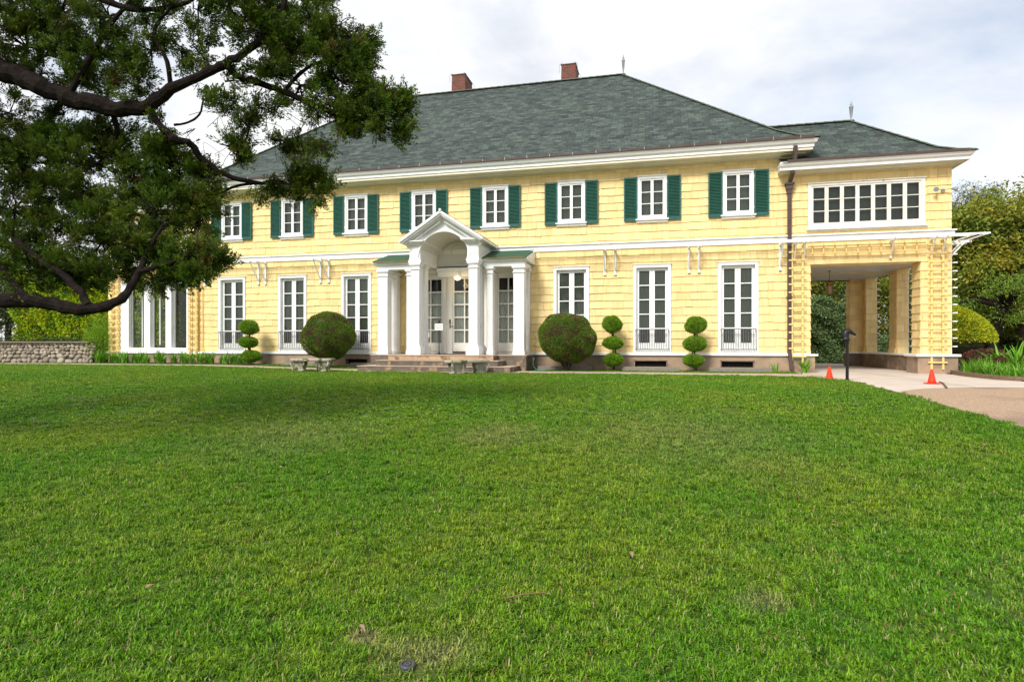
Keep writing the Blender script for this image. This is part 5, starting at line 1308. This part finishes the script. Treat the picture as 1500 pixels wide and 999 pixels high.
# trees seen through and behind the carport
for (x, y, cz, rx, rz, lb) in ((3.2,15.5,3.9,2.9,1.9,'yellow-green tree behind the hedge, seen at the left of the carport opening'),(8.2,17,4.0,3.3,2.3,'yellow-green tree behind the hedge, seen between the carport piers'),(13.2,18,3.4,3.0,2.6,'bushy tree behind the hedge, seen right of the middle carport pier')):
    tree('hedge_tree', (x,y,0), 6, (x,y,cz,rx,2,rz), 15000, .16,.08, M['bigtree'], lb, blobs=14, br=.85)
for (x, y, lb) in ((13,24,'dark distant tree behind the clipped hedge on the right'),(18,22,'dark distant tree at the far right behind the bed'),(24,24,'dark distant tree furthest to the right')):
    tree('distant_tree', (x,y,0), 8, (x,y,3.4,3.6,2,3.2), 16000, .2,.1, M['bgtree'], lb, blobs=18, br=1.1, group='distant trees on the right')
# left background
for (px, d, cz, rx, rz, lb) in ((15,38,4.6,3.6,3.0,'dark distant tree at the far left beyond the hedge'),(150,36,4.6,2.8,2.8,'dark distant tree behind the hedge next to the house')):
    q = pxw(px,500,d); tree('distant_tree', (q.x,q.y,0), 8, (q.x,q.y,cz,rx,2,rz), 16000, .2,.1, M['bgtree'], lb, blobs=18, br=1.1)
q = pxw(72,500,33); tree('bare_tree', (q.x,q.y,0), 8, (q.x,q.y,5.6,1.9,1.6,1.9), 0, .1,.1, M['bgtree'], 'thin leafless tree rising above the left hedge', blobs=14, bare=True)
q = pxw(262,500,33); tree('distant_tree', (q.x,q.y,0), 8, (q.x,q.y,4.2,2.2,2,2.6), 14000, .2,.1, M['bgtree'], 'distant tree visible through the sunroom', blobs=14, br=1.0)

# ------------------------------------------------------------------ the overhanging cypress
trunk_base = pxw(-330, 700, 7.6); tb = Vector((trunk_base.x, trunk_base.y, terr(trunk_base.x, trunk_base.y)))
cy_ = empty('cypress_tree', tb); tag(cy_, 'big dark cypress whose heavy limbs and foliage hang into the upper left of the picture', 'tree')
LIMBS = [   # (pixel x, pixel y, distance, pixel radius)
 [(-330,300,7.6,34),(-200,170,7.6,24),(-90,80,7.6,18),(0,100,7.6,14.5),(50,122,7.6,13),(100,143,7.6,12),(160,156,7.6,11.5),(212,160,7.6,10)],
 [(212,160,7.6,9.5),(250,132,7.5,7.5),(300,108,7.4,6.5),(330,95,7.4,6),(365,72,7.3,5),(400,45,7.3,4),(415,10,7.3,3),(425,-40,7.3,2)],
 [(218,158,7.6,5.5),(232,182,7.6,5),(255,203,7.6,5.5),(280,212,7.7,5),(297,234,7.8,4.5),(330,256,7.9,4),(375,268,8,3),(410,266,8,2.5),(450,282,8,1.5)],
 [(330,95,7.4,5),(352,115,7.5,4.5),(378,121,7.5,5),(415,135,7.5,4),(470,158,7.5,3.5),(520,178,7.5,3),(565,186,7.5,2)],
 [(-330,470,7.6,36),(-150,450,7.2,16),(-40,441,7.0,11),(0,441,7.0,10.5),(50,440,7.0,10),(95,450,7.0,9.5),(140,453,7.0,8),(172,441,7.0,6.5),(190,424,7.1,5.5),(202,400,7.2,4.5),(215,370,7.3,3.5),(240,330,7.4,2.5)],
 [(-60,340,7.3,6),(0,388,7.1,4),(12,408,7.1,3.7),(35,430,7.0,3.7),(60,440,7.0,3)],
 [(130,448,7.0,5.5),(115,425,7.1,5.5),(92,402,7.2,5),(60,382,7.3,4.5),(20,350,7.4,4)],
 [(-330,120,7.6,26),(-150,-60,7.6,14),(60,-40,7.5,8),(150,0,7.4,5),(200,14,7.4,4),(262,8,7.4,3),(300,-10,7.4,2.5)],
 [(-60,260,8.4,8),(12,222,8.3,5),(60,185,8.2,4),(90,150,8.0,4)],
 [(160,156,7.6,5),(172,190,7.8,4),(168,220,7.9,3),(190,260,8.0,2.5),(230,300,8.1,2)],
 [(200,400,7.2,3.5),(250,385,7.3,3),(290,370,7.4,2)],
 [(100,143,7.6,5),(130,90,7.5,4),(160,40,7.4,3),(200,-10,7.4,2)],
 [(250,132,7.5,4),(245,90,7.4,3),(225,50,7.4,2.5),(250,10,7.3,2)],
 [(415,135,7.5,3),(450,100,7.4,2.5),(500,80,7.4,2),(525,40,7.4,1.5)],
 [(255,183,7.7,1.8),(275,180,7.7,1.6),(292,168,7.7,1.5),(297,150,7.7,1.2)],
 [(375,268,8,2.5),(340,275,8,1.8),(300,300,8,1.4),(275,330,8,1)],
 [(0,388,7.4,3),(-40,330,7.5,5),(-200,300,7.6,10)],
]
limb = MB()
for L_ in LIMBS:
    P = smooth_path([pxw(x,y,d) for x,y,d,r in L_], 4); rr = []
    for i in range(len(L_)-1):
        for k in range(4): t = k/4; rr.append((L_[i][3]*(1-t)+L_[i+1][3]*t)/FPX*L_[i][2])
    rr.append(L_[-1][3]/FPX*L_[-1][2])
    P = [p+Vector((random.gauss(0,1),random.gauss(0,1),random.gauss(0,1)))*r*.16 for p, r in zip(P, rr)]
    rr = [r*random.uniform(.9,1.12) for r in rr]
    limb.tube(P, rr, 10)
tk = MB(); tk.tube(smooth_path([tb-Vector((0,0,.3)), tb+Vector((.05,0,.5)), pxw(-330,470,7.6), pxw(-335,300,7.6), pxw(-330,120,7.6), pxw(-300,-150,7.5), pxw(-250,-400,7.4)],4), list(np.linspace(.52,.18,25)), 14)
tk.build('trunk', M['bark'], cy_)
# foliage masses: pixel centre, pixel radii, distance, amount
BL = [ # upper right
 (330,-20,60,40,7.4,1),(400,20,50,45,7.4,1.2),(455,25,50,50,7.5,1.4),(480,75,50,45,7.5,1.4),(430,80,55,40,7.6,1.2),(500,120,45,40,7.5,1.3),(440,125,50,35,7.6,1.0),
 (523,55,14,38,7.5,.8),(528,100,18,35,7.5,.6),(540,160,40,28,7.5,1.2),(580,172,24,22,7.5,.9),(560,185,36,16,7.5,.7),(500,170,40,25,7.6,.9),(590,150,13,13,7.5,.3),
 (380,60,35,40,7.3,.7),(360,30,40,35,7.3,.7),(390,105,35,22,7.4,.6),(470,150,30,20,7.6,.6),
 (530,198,35,10,7.6,.35),
 # upper left
 (20,20,60,40,7.8,1.3),(90,20,60,35,7.7,1.2),(160,25,50,35,7.6,1.0),(230,20,45,30,7.5,.8),(290,15,45,25,7.5,.8),(40,70,60,35,7.9,1.2),(110,75,45,30,7.8,1.0),(170,75,40,30,7.6,.8),(222,75,35,30,7.5,.7),
 (130,115,40,22,7.8,.7),(195,105,30,22,7.6,.5),(60,108,35,14,7.9,.4),(265,75,20,22,7.5,.35),(200,130,22,18,7.6,.35),(290,50,15,18,7.5,.2),
 # middle: pieces on bare twigs
 (345,150,25,22,7.4,.35),(330,120,18,14,7.4,.25),(365,190,26,26,7.6,.55),(385,160,14,12,7.5,.15),(410,205,24,20,7.7,.45),(340,215,22,18,7.7,.3),(355,235,16,14,7.8,.2),
 (440,215,16,20,7.7,.3),(470,208,14,22,7.7,.35),(440,250,22,22,8,.55),(430,280,30,18,8,.7),(455,278,18,20,8,.5),(474,272,10,14,8,.2),(395,270,18,16,8,.35),(310,150,12,12,7.5,.12),(295,80,10,14,7.5,.12),
 # left masses
 (10,165,35,25,8.2,.5),(20,210,40,25,8.2,.8),(60,200,45,25,8.2,.8),(120,205,40,22,8.1,.8),(160,195,35,22,8,.7),(75,240,60,30,8.1,1.2),(150,240,50,28,8,1.2),(215,225,35,24,7.9,.9),
 (250,245,35,26,7.9,1.0),(20,260,50,30,8,1.2),(200,275,50,30,7.9,1.4),(260,285,45,26,7.9,1.3),(305,290,26,18,7.9,.7),(100,285,55,30,8,1.3),(20,310,50,34,7.9,1.4),(150,310,55,32,7.8,1.5),(225,325,55,30,7.8,1.5),
 (290,325,32,18,7.9,.6),(80,335,30,22,7.9,.5),(30,365,44,26,7.6,1.1),(150,355,50,26,7.6,1.3),(215,370,50,26,7.5,1.4),(270,380,45,22,7.5,1.2),(312,385,26,14,7.5,.5),(110,400,42,22,7.5,.9),(165,400,40,16,7.4,.8),
 (240,402,42,14,7.4,.8),(290,405,26,14,7.4,.5),(30,395,36,14,7.4,.5),(60,410,26,12,7.4,.35),(290,260,22,18,7.9,.5),(240,190,16,20,7.8,.25),(95,165,25,12,8,.25),
]
# the crown carries on outside the picture, above and to the left, and shades the lawn
for k in range(30): BL.append((random.uniform(-700,-60), random.uniform(-350,420), 70, 50, random.uniform(6.5,9.5), 1.0))
for k in range(26): BL.append((random.uniform(-60,480), random.uniform(-420,-60), 70, 50, random.uniform(6.3,9.0), 1.0))
for k in range(24): BL.append((random.uniform(-700,-80), random.uniform(-450,250), 90, 60, random.uniform(4.5,6.2), 1.0))
# plume template: slender flame of scale leaves lying close along a shoot
def plume(n):
    t = RNG.uniform(0,1,n)**.9; a = RNG.uniform(0,6.283,n); r = .030*np.sin(np.pi*np.clip(t*.9+.12,0,1))**.8*RNG.uniform(.35,1,n)
    P = np.stack([r*np.cos(a), r*np.sin(a), t*.17],1)
    D = unit(np.stack([np.cos(a)*.42, np.sin(a)*.42, np.full(n,1.0)],1)+RNG.normal(size=(n,3))*.16); return P, D
PL = [plume(44) for _ in range(8)]; PF = [plume(16) for _ in range(4)]
Ps, Ds, Ts = [], [], []; tw = MB()
RIGHT = np.array([math.cos(TH), math.sin(TH), 0])
for (x, y, rx, ry, d, am) in BL:
    inside = (x > -60 and y > -45)
    c = np.array(pxw(x,y,d)); Rx = rx/FPX*d; Rz = ry/FPX*d; Ry = max(Rx,Rz)*.9
    am = am*(1.35 if (inside and x < 150) else 1.15 if (inside and x < 335 and y > 150) else 1.0)
    nsub = max(2, int((11 if inside else 8)*am)); nsh = 20 if inside else 5
    sc0 = 1.0 if inside else 2.4
    for k in range(nsub):
        dv_ = unit(RNG.normal(size=3)); rr = RNG.uniform(.1,1)**.45
        sc = c+dv_*rr*np.array([Rx,Ry,Rz])*.85
        lead = unit(dv_*.55*rr+RIGHT*.30+np.array([0,0,.28])+RNG.normal(size=3)*.38); tb_ = RNG.uniform(0,.45)
        if inside:
            m_ = (Vector(c)+Vector(sc))/2+Vector(RNG.normal(size=3))*.05; tw.tube([Vector(c), m_, Vector(sc)], [.012,.009,.005], 5)
        for j in range(nsh):
            out = unit(lead+RNG.normal(size=3)*.42); s = sc0*RNG.uniform(.7,1.35)
            s0 = sc+out*RNG.uniform(-.04,.07)*sc0+RNG.normal(size=3)*.042*sc0
            x_ = unit(np.cross(out, RNG.normal(size=3))); y_ = np.cross(out, x_); Mx = np.stack([x_,y_,out],0)
            pp, dd = PL[RNG.integers(8)] if inside else PF[RNG.integers(4)]
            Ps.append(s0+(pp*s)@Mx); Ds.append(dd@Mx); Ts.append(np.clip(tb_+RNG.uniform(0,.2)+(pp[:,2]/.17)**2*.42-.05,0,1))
            if inside and j % 5 == 0: tw.tube([Vector(sc), Vector(s0+out*.1*s)], [.004,.002], 4)
P = np.concatenate(Ps); D = np.concatenate(Ds); T = np.concatenate(Ts)
inm = None
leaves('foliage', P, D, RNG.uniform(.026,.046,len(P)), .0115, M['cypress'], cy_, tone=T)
# bare curling twigs in the gaps
for (x, y, d) in [(310,165,7.6),(330,190,7.7),(285,190,7.7),(350,210,7.8),(300,225,7.8),(390,180,7.6),(405,165,7.6),(75,130,7.9),(440,190,7.7),(410,190,7.7),(425,175,7.6),(315,140,7.5)]:
    for k in range(5):
        a = pxw(x,y,d); b = a+Vector((random.gauss(0,.12),random.gauss(0,.08),random.gauss(0,.10))); e = b+Vector((random.gauss(0,.12),random.gauss(0,.08),-random.uniform(0,.2)))
        tw.tube(smooth_path([a,b,e],4), .0035, 4)
limb.build('limbs', M['bark'], cy_, smooth=False); tw.build('twigs', M['bark'], cy_)

# ------------------------------------------------------------------ small things on the lawn
q = gnd(597,984); q.z -= .008; o = empty('sprinkler_head', (q.x,q.y,q.z+.01)); tag(o, 'round grey sprinkler head sunk in the grass near the bottom edge', 'sprinkler')
z = q.z+.012
MB().lathe([(.036,z-.03),(.038,z+.030),(.034,z+.036),(.026,z+.036),(.026,z+.030),(.018,z+.030),(.018,z+.036),(.008,z+.036),(.008,z+.033),(.001,z+.033)],q.x,q.y,24).build('cap', M['grey_plastic'], o, smooth=False)
LV = [(638,538+0,0),(925,829,1),(92,667,0),(795,679,0),(1235,690,0),(530,941,1),(700,590,0),(1030,640,0),(220,874,0),(1010,631,0),(433,600,0),(268,643,0),(1440,660,0),(345,725,0),(410,693,0),(1225,783,1)]
for i, (x, y, up_) in enumerate(LV):
    q = gnd(x, y); z = q.z+.055; a = random.uniform(0,6.28); s = random.uniform(.022,.034); mb = MB()
    vs = []; n = 8
    for k in range(n+1):
        t = k/n; w2 = s*.55*math.sin(math.pi*min(1,t*.97+.02))**.8; cz = .012*math.sin(t*3.1)
        for e in (-1,0,1): lx_ = (t-.5)*2*s; ly_ = e*w2; vs.append((q.x+lx_*math.cos(a)-ly_*math.sin(a), q.y+lx_*math.sin(a)+ly_*math.cos(a), z+cz+abs(e)*.008+(t*s if up_ else 0)))
    mb.add(vs, [(3*k+e,3*k+e+1,3*k+e+4,3*k+e+3) for k in range(n) for e in (0,1)])
    tag(mb.build('fallen_leaf', M['leafdry'], loc=(q.x,q.y,z)), 'small dry brown leaf lying on the lawn', 'leaf', 'dry leaves scattered on the lawn')
for i, (pts, lb) in enumerate((([(742,889),(768,887),(800,882)],'short pale broken twig lying on the grass near the bottom centre'),([(155,705),(168,694),(180,683)],'thin dry twig lying on the shaded grass on the left'),
      ([(676,895),(690,880),(712,868)],'thin curved brown twig on the grass above the sprinkler'))):
    P = [gnd(*p_)+Vector((0,0,.05)) for p_ in pts]; P[1].z += .012
    tag(MB().tube(smooth_path(P,4), .0045 if i == 0 else .0025, 6).build('twig', M['twig'], loc=tuple(P[0])), lb, 'twig')
# garden hose by the right round bush
hs = MB(); hs.tube(smooth_path([(-3.86,-.62,.42),(-3.87,-.72,.25),(-3.80,-.85,.08),(-3.62,-.9,.02),(-3.4,-.85,.03)],5), .014, 8)
tag(hs.build('garden_hose', M['teal'], loc=(-3.8,-.8,0)), 'turquoise hose end curling on the ground beside the right end of the porch', 'hose')
# rounded stone in the drive beyond the carport
mb = MB(); blob_core(mb,(6.05,11.3,.1),(.26,.2,.34),n=8,s=1); tag(mb.build('boundary_stone', M['timber'], loc=(6.05,11.3,0)), 'small rounded grey stone at the foot of the hedge behind the carport', 'stone')
# sunroom contents
pt_ = MB().lathe([(.22,.57),(.20,.60),(.27,.78),(.30,.84),(.27,.85),(.2,.84)],-20.25,1.2,24); tag(pt_.build('planter', M['white'], loc=(-20.25,1.2,.56)), 'white round planter pot inside the sunroom glass', 'planter')
wc = empty('wicker_armchair', (-18.6,1.5,.56)); tag(wc, 'brown wicker armchair inside the right pane of the sunroom', 'armchair')
mb = MB(); n = 20
for k in range(n):
    a0 = math.pi*(-.15+1.3*k/n); a1 = math.pi*(-.15+1.3*(k+1)/n); h0 = .95+.35*math.sin(max(0,min(math.pi,a0))); h1 = .95+.35*math.sin(max(0,min(math.pi,a1)))
    q = [(-18.6+.38*math.cos(a0),1.5+.34*math.sin(a0)),(-18.6+.38*math.cos(a1),1.5+.34*math.sin(a1))]
    mb.add([(q[0][0],q[0][1],.75),(q[1][0],q[1][1],.75),(q[1][0],q[1][1],h1),(q[0][0],q[0][1],h0)],[(0,1,2,3)])
mb.build('backrest', M['wicker'], wc); MB().lathe([(.34,.85),(.36,.88),(.36,.96),(.3,.98)],-18.6,1.48,18).build('seat', M['wicker'], wc)
for sx_ in (-.28,.28):
    for sy in (-.22,.22): MB().tube([(-18.6+sx_,1.5+sy,.56),(-18.6+sx_*.95,1.5+sy*.95,.86)],.022,6).build('leg', M['wicker'], wc)
strap_clump(-19.3,2.2,.56,1.3,40,'leafy indoor palm standing inside the sunroom',None,wd=.05,name='indoor_plant',spread=1.1)
